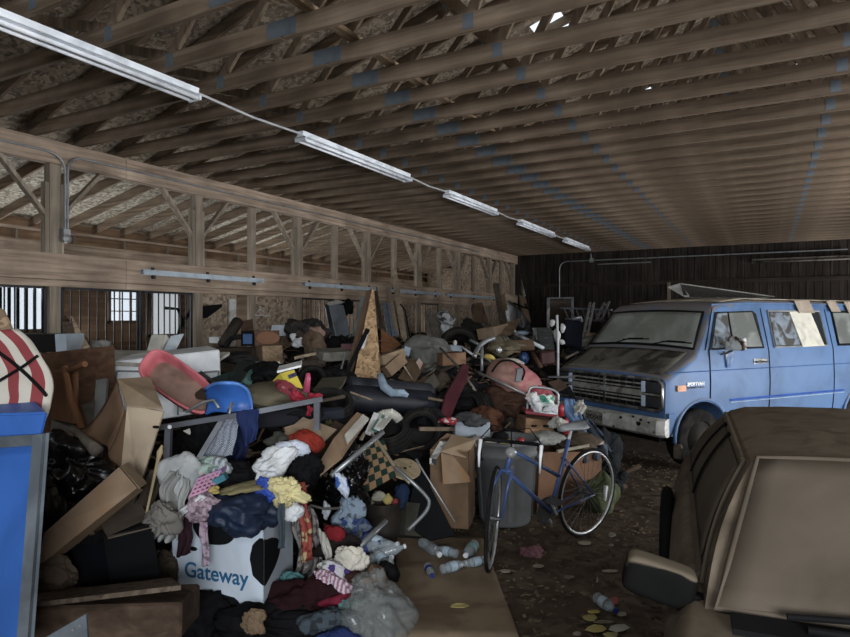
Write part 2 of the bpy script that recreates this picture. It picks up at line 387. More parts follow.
# electric conduit down the first post
cd = mat('metal', '#8f9395', rough=.4, metal=.5)
t = thing('conduit', 'grey electrical conduit along the header beam dropping beside the nearest braced post', 'conduit', (WX + .12, 4.86, 2.75))
def arc(c0, a, b, n=6):  # quarter bend through corner c0
    a = Vector(a); b = Vector(b); c0 = Vector(c0); return [((1 - t_) ** 2) * a + 2 * t_ * (1 - t_) * c0 + t_ * t_ * b for t_ in [i / n for i in range(n + 1)]]
MB().tube([(0, -3.8, 1.12)] + arc((0, -.03, 1.12), (0, -.3, 1.12), (0, -.03, .9)) + [(0, -.03, .1)], .014).build('pipe', cd, t)
MB().tube([(0, 13, 1.12)] + arc((0, .005, 1.12), (0, .22, 1.12), (0, .005, .9)) + [(0, .005, .1)], .014).build('pipe', cd, t)
MB().lathe([(.05, -.03), (.055, 0), (.055, .035), (.02, .05)], 14, Matrix.Translation((.0, -.02, .06)) @ Matrix.Rotation(PI / 2, 4, 'Y')).build('junction_box', cd, t)
MB().box((0, -.02, .12), (.05, .09, .12)).build('fitting', cd, t)

# ---------------------------------------------------------------- roof
sl = (6.58 - 4.18) / 7.2
holes = [(-2.93, -2.5, 8.45, 9.0), (-2.2, -1.95, 12.5, 12.75), (-3.0, -2.8, 14.2, 14.6), (.45, .62, 12.7, 13.0), (.9, 1.05, 10.6, 10.8)]
def roof(name, x0, x1, hs, zf):
    xs = sorted({x0, x1} | {h for w_ in hs for h in w_[:2]}); ys = sorted({FY, BY + .1} | {h for w_ in hs for h in w_[2:]})
    r_ = MB()
    for a, b in zip(xs, xs[1:]):
        for c_, d in zip(ys, ys[1:]):
            if any(h[0] < (a + b) / 2 < h[1] and h[2] < (c_ + d) / 2 < h[3] for h in hs): continue
            r_.hexa((a, c_, zf(a)), Vector((b - a, 0, zf(b) - zf(a))), Vector((0, d - c_, 0)), Vector((0, 0, .015)))
    struct(name, r_, mat('osb', '#8b7d6b', '#b0a18b', scale=24), origin=(0, 0, 4))
zl = lambda x: 4.22 + (x + 7.92) * sl; zr = lambda x: 4.22 + (6.48 - x) * sl
roof('ceiling', -8.4, -.72, holes[:3], zl); roof('ceiling_right', -.72, 6.9, holes[3:], zr)

TW = mat('wood', '#786653', '#917e6a', axis='x', scale=1.8); TWW = mat('wood', '#7c6a57', '#97836c', axis='z', scale=1.5)
GP = mat('metal', '#5f6972', rough=.6, metal=.3)
bj = [-7.9, -4.7, -2.04, .6, 3.26, 6.46]; tj = [-6.3, -3.4, -.72, 1.95, 4.85]
def zt(x): return (zl(x) if x <= -.72 else zr(x))
tr0 = thing('roof_truss', 'bare timber roof truss', 'truss', (0, 0, CH), 0, 'timber roof trusses')
MB().box((-5.7, 0, .075), (4.6, .04, .15)).box((1.54, .0, .075), (9.85, .04, .15)).build('bottom_chord', TW, tr0, origin=None)
MB().beam((-8.3, 0, zl(-8.3) - CH - .07), (-.72, 0, zl(-.72) - CH - .07), .04, .12).build('top_chord', TW, tr0)
MB().beam((6.8, 0, zr(6.8) - CH - .07), (-.72, 0, zr(-.72) - CH - .07), .04, .12).build('top_chord', TW, tr0)
for a, b in ((1, 0), (1, 1), (2, 1), (2, 2), (3, 2), (3, 3), (4, 3), (4, 4)):
    MB().beam((bj[a], 0, .12), (tj[b], 0, zt(tj[b]) - CH - .12), .038, .085).build('web', TWW, tr0)
for x in (-3.4,):
    MB().box((x, -.023, .08), (.3, .004, .13)).box((x, .023, .08), (.3, .004, .13)).build('gusset_plate', GP, tr0)
for x in bj[1:5]:
    MB().box((x, -.022, .08), (.09, .004, .12)).box((x, .022, .08), (.09, .004, .12)).build('gusset_plate', GP, tr0)
for x in tj:
    MB().box((x, -.022, zt(x) - CH - .1), (.16, .004, .12)).box((x, .022, zt(x) - CH - .1), (.16, .004, .12)).build('gusset_plate', GP, tr0)
NT = 36
for k in range(NT):
    y = .3 + .597 * (35 - k) - .597 * 0
    lab = 'bare timber roof truss, ' + ordinal(k + 1) + ' counted from the dark back wall'
    if k == 0: tr0.location = (0, y, CH); tr0['label'] = lab
    else: dup(tr0, (0, y, CH), lab)
bmt = mat('wood', '#9c8467', '#b39a7a', axis='y')
for x, l in ((-3.12, 'long pale bracing board laid over the truss chords left of the splice plates'), (1.3, 'long bracing board laid over the truss chords above the blue van'),):
    tag(MB().box((x, 10.4, CH + .175), (.09, 21.6, .04)).build('brace_board', bmt), l, 'board')
for k in range(3):
    y = (3.6, 8.4, 13.2)[k]
    b = MB(); b.beam((-3.3, y, CH + .2), (-3.4, y + 2.4, 5.55), .04, .09)
    tag(b.build('diagonal_brace', bmt), ('nearest', 'middle', 'farthest')[k] + ' pale diagonal brace rising between the roof trusses', 'brace', 'diagonal roof braces')

# ---------------------------------------------------------------- strip lights
LX = -4.86
fm = mat('plain', '#dfe6ec', '#c3ccd4', rough=.45, scale=3); tm = mat('plain', '#f2f8ff', rough=.25, bump=0)
def strip(label, x, yc, L_, z, rot=0, fm=fm, tm=tm):
    t = thing('strip_light', label, 'ceiling light', (x, yc, z), rot, 'fluorescent strip lights')
    b = MB(); h = L_ / 2
    b.prism([(-.05, -h, .08), (.05, -h, .08), (.04, -h, .03), (.09, -h, .0), (-.09, -h, .0), (-.04, -h, .03)][::-1], (0, L_, 0)); b.build('housing', fm, t)
    for s_ in (-1, 1):
        MB().tube([(s_ * .05, -h + .03, -.022), (s_ * .05, h - .03, -.022)], .019, 10).build('lamp_tube', tm, t, smooth=True)
        MB().box((0, s_ * (h - .012), -.015), (.16, .024, .05)).build('end_cap', fm, t)
    return t
LY = [(1.2, 4.3), (5.85, 8.4), (9.75, 11.95), (13.4, 15.9), (17.0, 19.5)]
for i, (a, b) in enumerate(LY):
    strip(('nearest, largest', 'second nearest', 'third nearest', 'fourth nearest', 'farthest')[i] + ' unlit twin tube strip light under the roof trusses', LX, (a + b) / 2, b - a, CH - .09)
lc = mat('metal', '#b9bcbe', rough=.5, metal=.2)
for i in range(4):
    a, b = LY[i][1], LY[i + 1][0]
    tag(MB().tube([(LX, a, CH - .04), (LX + .01, (a + b) / 2, CH - .07), (LX, b, CH - .04)], .013, 6).build('light_conduit', lc),
        'thin conduit linking the strip lights, ' + ('nearest', 'second nearest', 'third nearest', 'farthest')[i] + ' stretch', 'conduit', 'conduit between the strip lights')
# conduit on the back wall
t = thing('wall_conduit', 'grey conduit pipes running across and down the dark back wall', 'conduit', (-5, BY - .06, 3.6))
MB().tube([(1.7 - 0, 0, .02), (-.0, 0, .02)] , .02).build('pipe', cd, t)
MB().tube([(7, 0, .16)] + arc((-1.3, 0, .16), (-1.0, 0, .16), (-1.3, 0, -.15)) + [(-1.3, 0, -2.3)], .02).build('pipe', cd, t)
MB().tube([(-.2, 0, .16), (-.2, -.1, .38)], .02).box((-.2, 0, .16), (.12, .08, .14)).build('junction_box', cd, t)
strip('dusty unlit strip light hanging on the dark back wall above the van', .9, BY - .12, 2.6, 3.5, PI / 2, mat('plain', '#5b554c', '#403a34'), mat('plain', '#6a655c', '#4c4640'))
tag(MB().box((-2.75, BY - .05, 2.5), (.1, .06, .9)).build('pale_stud', mat('wood', '#7b6c5a', axis='z')), 'pale upright door jamb against the dark back wall left of the van roof', 'board')
t = thing('standing_mirror', 'tall framed mirror with a bright white left edge leaning at the back wall', 'mirror', (-6.2, BY - .3, 1.2))
MB().box((-.42, 0, .65), (.1, .04, 1.3)).build('white_edge', mat('plain', '#d5dadd', '#8b8f90'), t)
MB().box((.42, 0, .65), (.07, .04, 1.3)).box((0, 0, 1.3), (.9, .04, .05)).build('frame', mat('metal', '#8c959c', metal=.3), t)
MB().box((0, 0, .65), (.78, .015, 1.26)).build('glass', mat('metal', '#6a6259', rough=.12, metal=.9), t)

# ================================================================ vehicles
def sp(prof, x):     # piecewise linear through (x, val), x descending or ascending
    p = sorted(prof)
    if x <= p[0][0]: return p[0][1]
    for (a, va), (b, vb) in zip(p, p[1:]):
        if x <= b: return va + (vb - va) * (x - a) / (b - a)
    return p[-1][1]
def car_loft(stations, ztop, zbot, wz, wx, crown=.03, r=.07, nz=9):
    mb = MB(); rings = []
    for x in stations:
        zt_, zb = sp(ztop, x), zbot; k = sp(wx, x); ring = []
        half = []
        rr = min(r, (zt_ - zb) * .3)
        for i in range(nz): z = zb + (zt_ - rr - zb) * i / (nz - 1); half.append((sp(wz, z) * k, z))
        w_ = half[-1][0]; wt = sp(wz, zt_) * k
        for a in (25, 50, 75): a = math.radians(a); half.append((w_ - (1 - math.cos(a)) * rr - (w_ - wt) * math.sin(a) * .5, zt_ - rr + rr * math.sin(a)))
        we = half[-1][0] - .02
        for q in (.95, .75, .5, .25): half.append((we * q, zt_ + crown * (1 - q * q)))
        ring = [(x, y, z) for y, z in half] + [(x, 0, zt_ + crown)] + [(x, -y, z) for y, z in half[::-1]]
        rings.append(ring)
    n = len(rings[0]); mb.v = [Vector(p) for rg in rings for p in rg]
    for i in range(len(rings) - 1):
        for k in range(n - 1): mb.f.append((i * n + k, i * n + k + 1, (i + 1) * n + k + 1, (i + 1) * n + k))
        mb.f.append((i * n + n - 1, i * n, (i + 1) * n, (i + 1) * n + n - 1))
    mb.f.append(tuple(range(n))[::-1]); mb.f.append(tuple((len(rings) - 1) * n + k for k in range(n)))
    return mb
def cut(o, cutters):
    for cmb in cutters:
        cu = cmb.build('cutter', None); cu.parent = o.parent; cu.location = Vector(cu.location)
        md = o.modifiers.new('cut', 'BOOLEAN'); md.object = cu; md.operation = 'DIFFERENCE'; md.solver = 'EXACT'
        bpy.context.view_layer.update()
        me = bpy.data.meshes.new_from_object(o.evaluated_get(bpy.context.evaluated_depsgraph_get()))
        o.modifiers.remove(md); o.data = me; bpy.data.objects.remove(cu)
def autosmooth(o, ang=35):
    bm = bmesh.new(); bm.from_mesh(o.data)
    for f in bm.faces: f.smooth = True
    for e in bm.edges:
        if len(e.link_faces) == 2 and e.calc_face_angle(0) > math.radians(ang): e.smooth = False
    bm.to_mesh(o.data); bm.free()
rub = mat('plain', '#1a1918', '#292624', rough=.9, scale=6)
def wheel(parent, x, y, z, R_, w_, rimm, hub=True):
    s_ = 1 if y > 0 else -1
    M = Matrix.Translation((x, y, z)) @ Matrix.Rotation(-s_ * PI / 2, 4, 'X')
    prof = [(R_ * .6, -w_ / 2), (R_ * .9, -w_ / 2), (R_ * .985, -w_ * .4), (R_, -w_ * .25), (R_, w_ * .25), (R_ * .985, w_ * .4), (R_ * .9, w_ / 2), (R_ * .62, w_ / 2), (R_ * .6, w_ * .4)]
    t = MB().lathe(prof, 36, M).build('tire', rub, parent, smooth=True); autosmooth(t, 50)
    MB().lathe([(R_ * .6, w_ * .42), (R_ * .55, w_ * .36), (R_ * .5, w_ * .15), (R_ * .3, w_ * .2), (R_ * .2, w_ * .38), (.02, w_ * .4)], 30, M).build('wheel_rim', rimm, parent, smooth=True)

def rbox(c, d, n=16):
    """rounded pillow box"""
    b = MB(); c = Vector(c)
    def fn(u, v):
        a, e_ = u * 2 * PI, (v - .5) * PI; f = lambda t: math.copysign(abs(t) ** .38, t)
        return c + Vector((d[0] / 2 * f(math.cos(e_)) * f(math.cos(a)), d[1] / 2 * f(math.cos(e_)) * f(math.sin(a)), d[2] / 2 * f(math.sin(e_))))
    return b.grid(fn, n * 2, n)
# ---- the blue van
vf = Vector((-.5616, -.8272, 0)); VC = Vector((-1.73, 8.33, 0)) - VR * .05 + Vector((.786, -.618, 0)) * .95 - Vector((.8272, -.5616, 0)) * .95
van = thing('van', 'dusty old blue full-size van with white front bumper parked beside the junk pile', 'van', VC, math.atan2(vf.y, vf.x)); van.scale = (1.05, 1, 1)
vt = [(0, 1.10), (-.05, 1.14), (-.25, 1.25), (-.44, 1.36), (-.48, 1.39), (-.86, 1.92), (-.96, 1.98), (-1.5, 2.04), (-4.9, 2.04), (-5.15, 1.95), (-5.25, 1.7)]
vw = [(.4, .93), (.7, .975), (1.05, .985), (1.4, .965), (1.9, .85), (2.05, .82)]
vx = [(0, .965), (-.06, .985), (-.2, 1.0), (-4.9, 1.0), (-5.25, .96)]
vst = [0, -.03, -.06, -.15, -.25, -.36, -.44, -.48, -.58, -.7, -.8, -.86, -.96, -1.15, -1.5, -2, -2.5, -3, -3.5, -4, -4.5, -4.9, -5.05, -5.15, -5.25]
BLUE = '#476894'
bl = mat('plain', BLUE, rough=.5, scale=2.2, dust=.7, bump=.02)
body = car_loft(vst, vt, .42, vw, vx).build('body', bl, van)
cut(body, [MB().lathe([(.43, -.5), (.43, .5)], 40, Matrix.Translation((-.56, y, .38)) @ Matrix.Rotation(PI / 2, 4, 'X')) for y in (.95, -.95)] +
          [MB().lathe([(.43, -.5), (.43, .5)], 40, Matrix.Translation((-3.75, y, .38)) @ Matrix.Rotation(PI / 2, 4, 'X')) for y in (.95, -.95)])
autosmooth(body, 30)
blk = mat('plain', '#141415', rough=.8); chrome = mat('metal', '#9a9c9c', '#5f5c56', rough=.35, metal=.8, scale=8)
gy = mat('plain', '#85847d', '#5d5a53', rough=.6, scale=9)
for x in (-.56, -3.75):
    for y in (.84, -.84):
        wheel(van, x, y, .355, .355, .22, mat('plain', '#3f3c37', '#2b2926'))
for x in (-.56, -3.75):
    for s_ in (1, -1):
        MB().tube([(x + .445 * math.cos(a), s_ * (.97 + .0 * a), .39 + .445 * math.sin(a)) for a in [math.radians(k * 12 - 5) for k in range(17)]], .022, 8).build('wheel_arch', bl, van, smooth=True)
def wy(z): return sp(vw, z)
def side_poly(pts, off, th, s_=1):   # polygon on the body side given as (x, z)
    P0 = [Vector((x, s_ * (wy(z) + off), z)) for x, z in pts]; return MB().prism(P0, (0, s_ * th, 0))
dg = mat('plain', '#7b807c', '#5c605c', rough=.28, scale=3, bump=.05); dg2 = mat('plain', '#717d88', '#4a4844', rough=.25, scale=9, bump=.05); dark = mat('plain', '#262a2c', rough=.2, bump=0)
# windscreen, its rubber and the wipers
def ws(x, y):   # on the sloping screen
    return Vector((x, y, sp(vt, x) + .03 * (1 - (y / .85) ** 2)))
def wsp(u, v, k=1, off=.012):
    x = -.51 - .31 * v; hw = (.90 - .13 * v) * k; p = ws(x, (u * 2 - 1) * hw); return p + Vector((.8, 0, .6)) * off
g = MB().grid(lambda u, v: wsp(u, v), 14, 6).build('windscreen', mat('plain', '#868b84', '#747971', rough=.4, scale=2, bump=.03), van, smooth=True, solid=.01)
MB().tube([wsp(0, 0), wsp(.25, 0), wsp(.5, 0), wsp(.75, 0), wsp(1, 0), wsp(1, .5), wsp(1, 1), wsp(.75, 1), wsp(.5, 1), wsp(.25, 1), wsp(0, 1), wsp(0, .5)], .017, 8, True).build('windscreen_seal', blk, van, smooth=True)
for a, b in (((.30, 0), (.55, .13)), ((.66, 0), (.93, .12))):
    MB().tube([wsp(*a, off=.03), wsp((a[0] + b[0]) / 2, b[1] * .8, off=.05), wsp(*b, off=.04)], .008, 6).tube([wsp(b[0] - .2, b[1] * .75, off=.03), wsp(b[0] + .05, b[1] * 1.02, off=.03)], .008, 6).build('wiper', blk, van)
# hood seam and dirty hood patch
hd = mat('plain', '#67655b', '#3d3933', rough=.85, scale=4, bump=.05)
hp = MB().grid(lambda u, v: (-.03 - .43 * v, (u * 2 - 1) * (.86 - .02 * v), sp(vt, -.03 - .43 * v) + .006 + .03 * (1 - ((u * 2 - 1) * .85) ** 2)), 16, 8).build('hood', hd, van, smooth=True, solid=.008)
# roof dust-coloured top skin
rf = mat('plain', '#938a77', '#a39b89', rough=.9, scale=4, bump=.05)
MB().grid(lambda u, v: (-1.13 - 3.9 * v, (u * 2 - 1) * .77, sp(vt, -1.13 - 3.9 * v) + .008 + .03 * (1 - ((u * 2 - 1) * .85) ** 2)), 14, 10).build('roof_skin', rf, van, smooth=True, solid=.01)
MB().tube([(-.92, .79, 1.97), (-1.5, .835, 2.0), (-5.0, .835, 2.0)], .014).build('drip_rail', bl, van)
# side glazing, both sides
for s_ in (1, -1):
    side_poly([(-.68, 1.42), (-.9, 1.88), (-1.58, 1.9), (-1.64, 1.86), (-1.66, 1.42)], .004, .01, s_).build('door_window', dark, van)
    side_poly([(-.72, 1.445), (-.92, 1.86), (-1.1, 1.87), (-1.06, 1.445)], .016, .008, s_).build('vent_window', dg2, van)
    side_poly([(-1.1, 1.445), (-1.125, 1.87), (-1.56, 1.88), (-1.62, 1.445)], .014, .006, s_).build('window_pane', dg, van)
    MB().tube([(-1.09, s_ * (wy(1.43) + .02), 1.43), (-1.115, s_ * (wy(1.88) + .02), 1.88)], .011).build('vent_divider', blk, van)
    for (a, b) in ((-1.86, -2.95), (-3.2, -4.3), (-4.45, -5.05)):
        side_poly([(a, 1.43), (a - .02, 1.9), (b + .02, 1.9), (b, 1.43)], .004, .008, s_).build('side_window', dark, van)
        pts = [(a, 1.43), (a - .01, 1.9), (b + .01, 1.9), (b, 1.43)]
        MB().tube([(x, s_ * (wy(z) + .012), z) for x, z in pts], .014, 6, True).build('window_seal', mat('metal', '#8b8e8e', metal=.5) if a > -2 else blk, van)
        mid = (a + b) / 2
        side_poly([(a - .03, 1.45), (a - .04, 1.88), (mid + .02, 1.88), (mid + .03, 1.45)], .012, .005, s_).build('window_pane', dg2 if a > -2 else dg, van)
side_poly([(-2.4, 1.42), (-2.28, 1.89), (-2.72, 1.9), (-2.86, 1.43)], .02, .012).build('white_panel', mat('plain', '#b9b7a8', rough=.8, bump=.05), van)
# seams, mouldings, handle, mirror, badge, marker lamp
def strip_side(x0, z0, x1, z1, m_, name, r=.006, off=.004, s_=1):
    MB().tube([(x0 + (x1 - x0) * k / 8, s_ * (wy(z0 + (z1 - z0) * k / 8) + off), z0 + (z1 - z0) * k / 8) for k in range(9)], r, 6).build(name, m_, van)
strip_side(-.68, .84, -.68, 1.42, blk, 'door_seam', .007); strip_side(-1.75, .46, -1.75, 1.93, blk, 'door_seam', .006); strip_side(-.62, 1.42, -.87, 1.93, blk, 'door_seam', .006)
strip_side(-3.08, .46, -3.08, 1.93, blk, 'door_seam', .006); strip_side(-.0, 1.17, -5.1, 1.17, mat('plain', '#35568a', bump=0), 'body_crease', .007, .0)
strip_side(-1.02, .8, -3.3, .8, mat('plain', '#2a52a8', rough=.4, bump=0), 'side_moulding', .014, .003)
strip_side(-1.02, .77, -3.3, .77, mat('plain', '#8fa5c0', rough=.4, bump=0), 'side_moulding', .006, .008)
h = MB().tube([(-1.48, wy(1.25) + .005, 1.25), (-1.48, wy(1.25) + .04, 1.25), (-1.66, wy(1.25) + .04, 1.25), (-1.66, wy(1.25) + .005, 1.25)], .012).box((-1.57, wy(1.26) + .004, 1.26), (.24, .012, .06)).build('door_handle', chrome, van)
t_ = rbox((-.92, 1.135, 1.5), (.07, .26, .17)).build('mirror', mat('plain', '#b9bdbb', '#3b231b', rough=.6, scale=12), van, smooth=True)
MB().tube([(-.88, .95, 1.36), (-.9, 1.03, 1.38), (-.92, 1.1, 1.42)], .014).tube([(-.98, .95, 1.44), (-.95, 1.05, 1.46)], .01).build('mirror_bracket', chrome, van)
side_poly([(-.95, 1.2), (-.93, 1.4), (-1.08, 1.4), (-1.06, 1.26), (-1.0, 1.2)], .006, .02).build('mirror_mount', mat('plain', '#9fa3a3', '#4f6a94'), van)
MB().box((-.2, wy(.99) + .006, .985), (.14, .02, .07)).build('marker_lamp', mat('plain', '#c27a45', rough=.35, bump=0), van, bevel=.004)
strip_side(-.30, .985, -.56, .985, chrome, 'badge_strip', .008, .008)
def text(s, size, name, m_, parent, loc, rot, ext=.002, bold=0, sx=1):
    cu = bpy.data.curves.new(name, 'FONT'); cu.body = s; cu.size = size; cu.extrude = ext; cu.offset = bold; cu.align_x = 'CENTER'; cu.align_y = 'CENTER'
    o0 = bpy.data.objects.new(name, cu); COL.objects.link(o0)
    bpy.context.view_layer.update()
    me = bpy.data.meshes.new_from_object(o0.evaluated_get(bpy.context.evaluated_depsgraph_get())); bpy.data.objects.remove(o0)
    me.materials.clear(); me.materials.append(m_)
    o = bpy.data.objects.new(name, me); COL.objects.link(o); o.parent = parent; o.location = loc; o.rotation_euler = rot; o.scale = (sx, 1, 1); return o
text('SPORTVAN', .055, 'badge_lettering', mat('plain', '#d9dde0', rough=.3, bump=0), van, (-.43, wy(1.03) + .008, 1.025), (PI / 2, 0, PI), bold=.002)
# front end
fx = .012
MB().box((fx - .02, 0, .905), (.05, 1.8, .36)).build('grille_recess', blk, van)
fr = MB(); Yg, za, zb = .93, .725, 1.085
fr.tube([(fx + .03, -Yg + .05, za), (fx + .03, Yg - .05, za), (fx + .02, Yg, za + .05), (fx + .02, Yg, zb - .05), (fx + .03, Yg - .05, zb), (fx + .03, -Yg + .05, zb), (fx + .02, -Yg, zb - .05), (fx + .02, -Yg, za + .05)], .02, 8, True)
fr.build('grille_surround', chrome, van, smooth=True)
gb = MB(); gv = MB()
for z in (.80, .845, .97, 1.02): gb.box((fx + .02, 0, z), (.02, 1.26, .017))
for k in range(-5, 6):
    if k: gv.box((fx + .008, k * .12, .905), (.012, .009, .32))
gb.build('grille_bars', gy, van)
gv.build('grille_uprights', mat('plain', '#3a3936'), van)
MB().box((fx + .02, 0, .908), (.035, 1.28, .07)).build('grille_band', gy, van, bevel=.006)
MB().box((fx + .025, 0, .905), (.03, .02, .34)).build('grille_centre_bar', chrome, van)
e = MB(); e.prism([(fx + .045, -.075, .9), (fx + .045, -.055, .93), (fx + .045, .055, .93), (fx + .045, .085, .9)][::-1], (.01, 0, 0)); e.prism([(fx + .045, -.03, .885), (fx + .045, .035, .885), (fx + .045, .035, .945), (fx + .045, -.03, .945)], (.012, 0, 0))
e.build('emblem', mat('metal', '#b9babb', rough=.4, metal=.6), van)
for s_ in (1, -1):
    for z in (.82, .99):
        MB().box((fx + .02, s_ * .79, z), (.04, .2, .125)).build('headlamp', mat('metal', '#3c3f42', rough=.15, metal=.2), van, bevel=.008)
        MB().box((fx + .03, s_ * .655, z), (.03, .055, .13)).build('parking_lamp', mat('plain', '#aebfd6', rough=.3, bump=0), van, bevel=.006)
    MB().box((fx + .02, s_ * .785, .905), (.03, .23, .02)).build('lamp_divider', gy, van)
bm_ = mat('plain', '#c9cac6', '#a9a9a1', rough=.45, scale=10)
bp = MB(); sect = [(.0, .44), (.05, .43), (.095, .46), (.105, .55), (.09, .62), (.04, .645), (.0, .645)]
ys = [-1.0, -.985, -.93, -.5, 0, .5, .93, .985, 1.0]; n = len(sect)
for y in ys:
    k = max(0, abs(y) - .9) / .1; bp.v += [Vector((.06 + x * (1 - .3 * k) - .06 * k, y, z)) for x, z in sect]
for i in range(len(ys) - 1):
    for k in range(n): bp.f.append((i * n + k, i * n + (k + 1) % n, (i + 1) * n + (k + 1) % n, (i + 1) * n + k))
bp.f.append(tuple(range(n))); bp.f.append(tuple((len(ys) - 1) * n + k for k in range(n)))
bu = bp.build('bumper', bm_, van); autosmooth(bu, 30)
rust = mat('plain', '#3a2a20', '#241a14', rough=.95, scale=14)
rp = MB(); rr = random.Random(3)
for (y, z, a) in ((.42, .6, .03), (.7, .57, .035), (.86, .6, .02), (.74, .61, .02), (.3, .47, .02), (.93, .5, .012), (.6, .63, .02), (.15, .62, .012)):
    pts = [(.1675 - (0.02 if z > .62 or z < .47 else 0), y + a * (1 + rr.uniform(-.4, .4)) * math.cos(q), z + a * .7 * (1 + rr.uniform(-.4, .4)) * math.sin(q)) for q in [k * PI / 4 for k in range(8)]]
    rp.prism(pts, (.001, 0, 0))
rp.build('rust_spots', rust, van)
pl = MB().box((.172, -.04, .545), (.008, .3, .15)).build('number_plate', mat('plain', '#8f8d84', '#6b6860', rough=.6, scale=20), van, bevel=.003)
text('DPD·5472', .075, 'plate_lettering', blk, pl, (.178, -.04, .54), (PI / 2, 0, PI / 2), .001, .001, .95)
side_poly([(-.02, .45), (-.02, .7), (-.12, .7), (-.12, .45)], .0, .006).build('front_panel', bl, van)
MB().box((-2.4, 0, .38), (4.6, 1.5, .1)).build('underbody', blk, van)
# things lying on the van roof
cdv = mat('plain', '#8d8070', '#a09384', rough=.9, bump=.05)
for (x, l, w_, d) in ((-2.42, 'cardboard piece hanging over the van roof above the white window panel', .32, .17), (-3.12, 'small cardboard flap hanging over the van roof beside the rear window', .2, .15), (-3.52, 'cardboard flap hanging over the van roof at the right picture edge', .3, .17)):
    b = MB(); b.hexa((x, .5, 2.062), Vector((-w_, 0, 0)), Vector((0, .345, -.025)), Vector((0, 0, .008))); b.hexa((x, .845, 2.045), Vector((-w_, 0, 0)), Vector((-.03, .06, -d)), Vector((0, .01, 0)))
    b.v = [wm(van) @ v for v in b.v]; tag(b.build('cardboard_piece', cdv), l, 'cardboard', 'cardboard flaps on the van roof')
b = MB(); Mv = wm(van)
b.prism([Mv @ Vector(p) for p in ((-1.35, .0, 2.085), (-1.4, -.1, 2.28), (-2.6, .45, 2.1), (-2.4, .5, 2.08))], (0, 0, .012))
pp = tag(b.build('plastic_sheet', glassy('smoky', '#2e2c2b', .8, .4)), 'dark translucent plastic sheet propped on the van roof', 'plastic sheet')
bb = MB().tube([Mv @ Vector(p) for p in ((-1.4, -.1, 2.29), (-2.0, .18, 2.2), (-2.6, .45, 2.11))], .009); bb.build('pale_edge', mat('plain', '#7d7b75', bump=0), pp, world=True)
bb = MB().prism([Mv @ Vector(p) for p in ((-1.28, -.22, 2.24), (-1.4, -.12, 2.29), (-1.42, .02, 2.1), (-1.36, .0, 2.1))], (.01, 0, .01)); bb.build('torn_corner', mat('plain', '#989994', bump=.1), pp, world=True)

# ---- the dust-covered car in front
KC = Vector((.497, 2.86, 0)); kf = Vector((.107, -.994, 0))
car = thing('car', 'low car completely coated in brown dust at the lower right', 'car', KC, math.atan2(kf.y, kf.x))
DU = '#65594a'
du = mat('plain', DU, '#6f6353', rough=.95, scale=7, bump=.12); dub = mat('plain', '#5b5145', '#564c40', rough=.85, scale=3, bump=.06); dus = mat('plain', '#4d463b', '#544b3f', rough=.7, scale=3, bump=.05)
kz = [(1.6, .55), (1.5, .66), (.5, .8), (.0, .8), (-2.1, .83), (-2.6, .8), (-2.75, .6)]
kw = [(.22, .78), (.45, .86), (.62, .87), (.8, .80), (.9, .76)]
kx = [(1.6, .8), (1.45, .93), (.8, 1.0), (-2.2, 1.0), (-2.75, .88)]
lb = car_loft([1.6, 1.5, 1.2, .9, .6, .45, .2, 0, -.4, -.8, -1.2, -1.6, -2.0, -2.3, -2.6, -2.75], kz, .22, kw, kx, crown=.03, r=.05).build('body', du, car)
cut(lb, [MB().lathe([(.35, -.3), (.35, .3)], 36, Matrix.Translation((x, y, .32)) @ Matrix.Rotation(PI / 2, 4, 'X')) for x in (.95, -1.45) for y in (.85, -.85)])
autosmooth(lb, 30)
for x in (.95, -1.45):
    for y in (.76, -.76): wheel(car, x, y, .3, .3, .2, dub)
    for s_ in (1, -1): MB().tube([(x + .37 * math.cos(a), s_ * .9, .33 + .37 * math.sin(a)) for a in [math.radians(k * 12 - 5) for k in range(17)]], [.012] + [.035] * 15 + [.012], 8).build('wheel_flare', blk, car, smooth=True)
RZ = 1.255
def gh(u, v, s_=-1, off=0):   # greenhouse side: u 0 front ..1 rear, v 0 belt .. 1 roof
    b0, b1 = Vector((.42, .735, .80)), Vector((-2.0, .77, .84)); t0, t1_ = Vector((.0, .555, RZ - .02)), Vector((-1.5, .54, RZ - .02))
    a = b0.lerp(b1, u); c_ = t0.lerp(t1_, u); p = a.lerp(c_, v); bul = .03 * math.sin(PI * v); p += Vector((0, .9, .4)) * (bul + off)
    return Vector((p.x, s_ * p.y, p.z))
gb = MB()
n_ = 8
def rng(u): return [gh(u, k / n_, 1) for k in range(n_ + 1)] + [Vector((gh(u, 1, 1).x, gh(u, 1, 1).y * q, RZ + .025 * (1 - q * q))) for q in (.85, .5, 0, -.5, -.85)] + [gh(u, k / n_, -1) for k in range(n_, -1, -1)]
us = [0, .1, .25, .4, .55, .7, .85, 1]; R0 = [rng(u) for u in us]; nn = len(R0[0])
gb.v = [p for r_ in R0 for p in r_]
for i in range(len(us) - 1):
    for k in range(nn): gb.f.append((i * nn + k, i * nn + (k + 1) % nn, (i + 1) * nn + (k + 1) % nn, (i + 1) * nn + k))
gb.f.append(tuple(range(nn))); gb.f.append(tuple((len(us) - 1) * nn + k for k in range(nn)))
o = gb.build('cabin', du, car); autosmooth(o, 28)
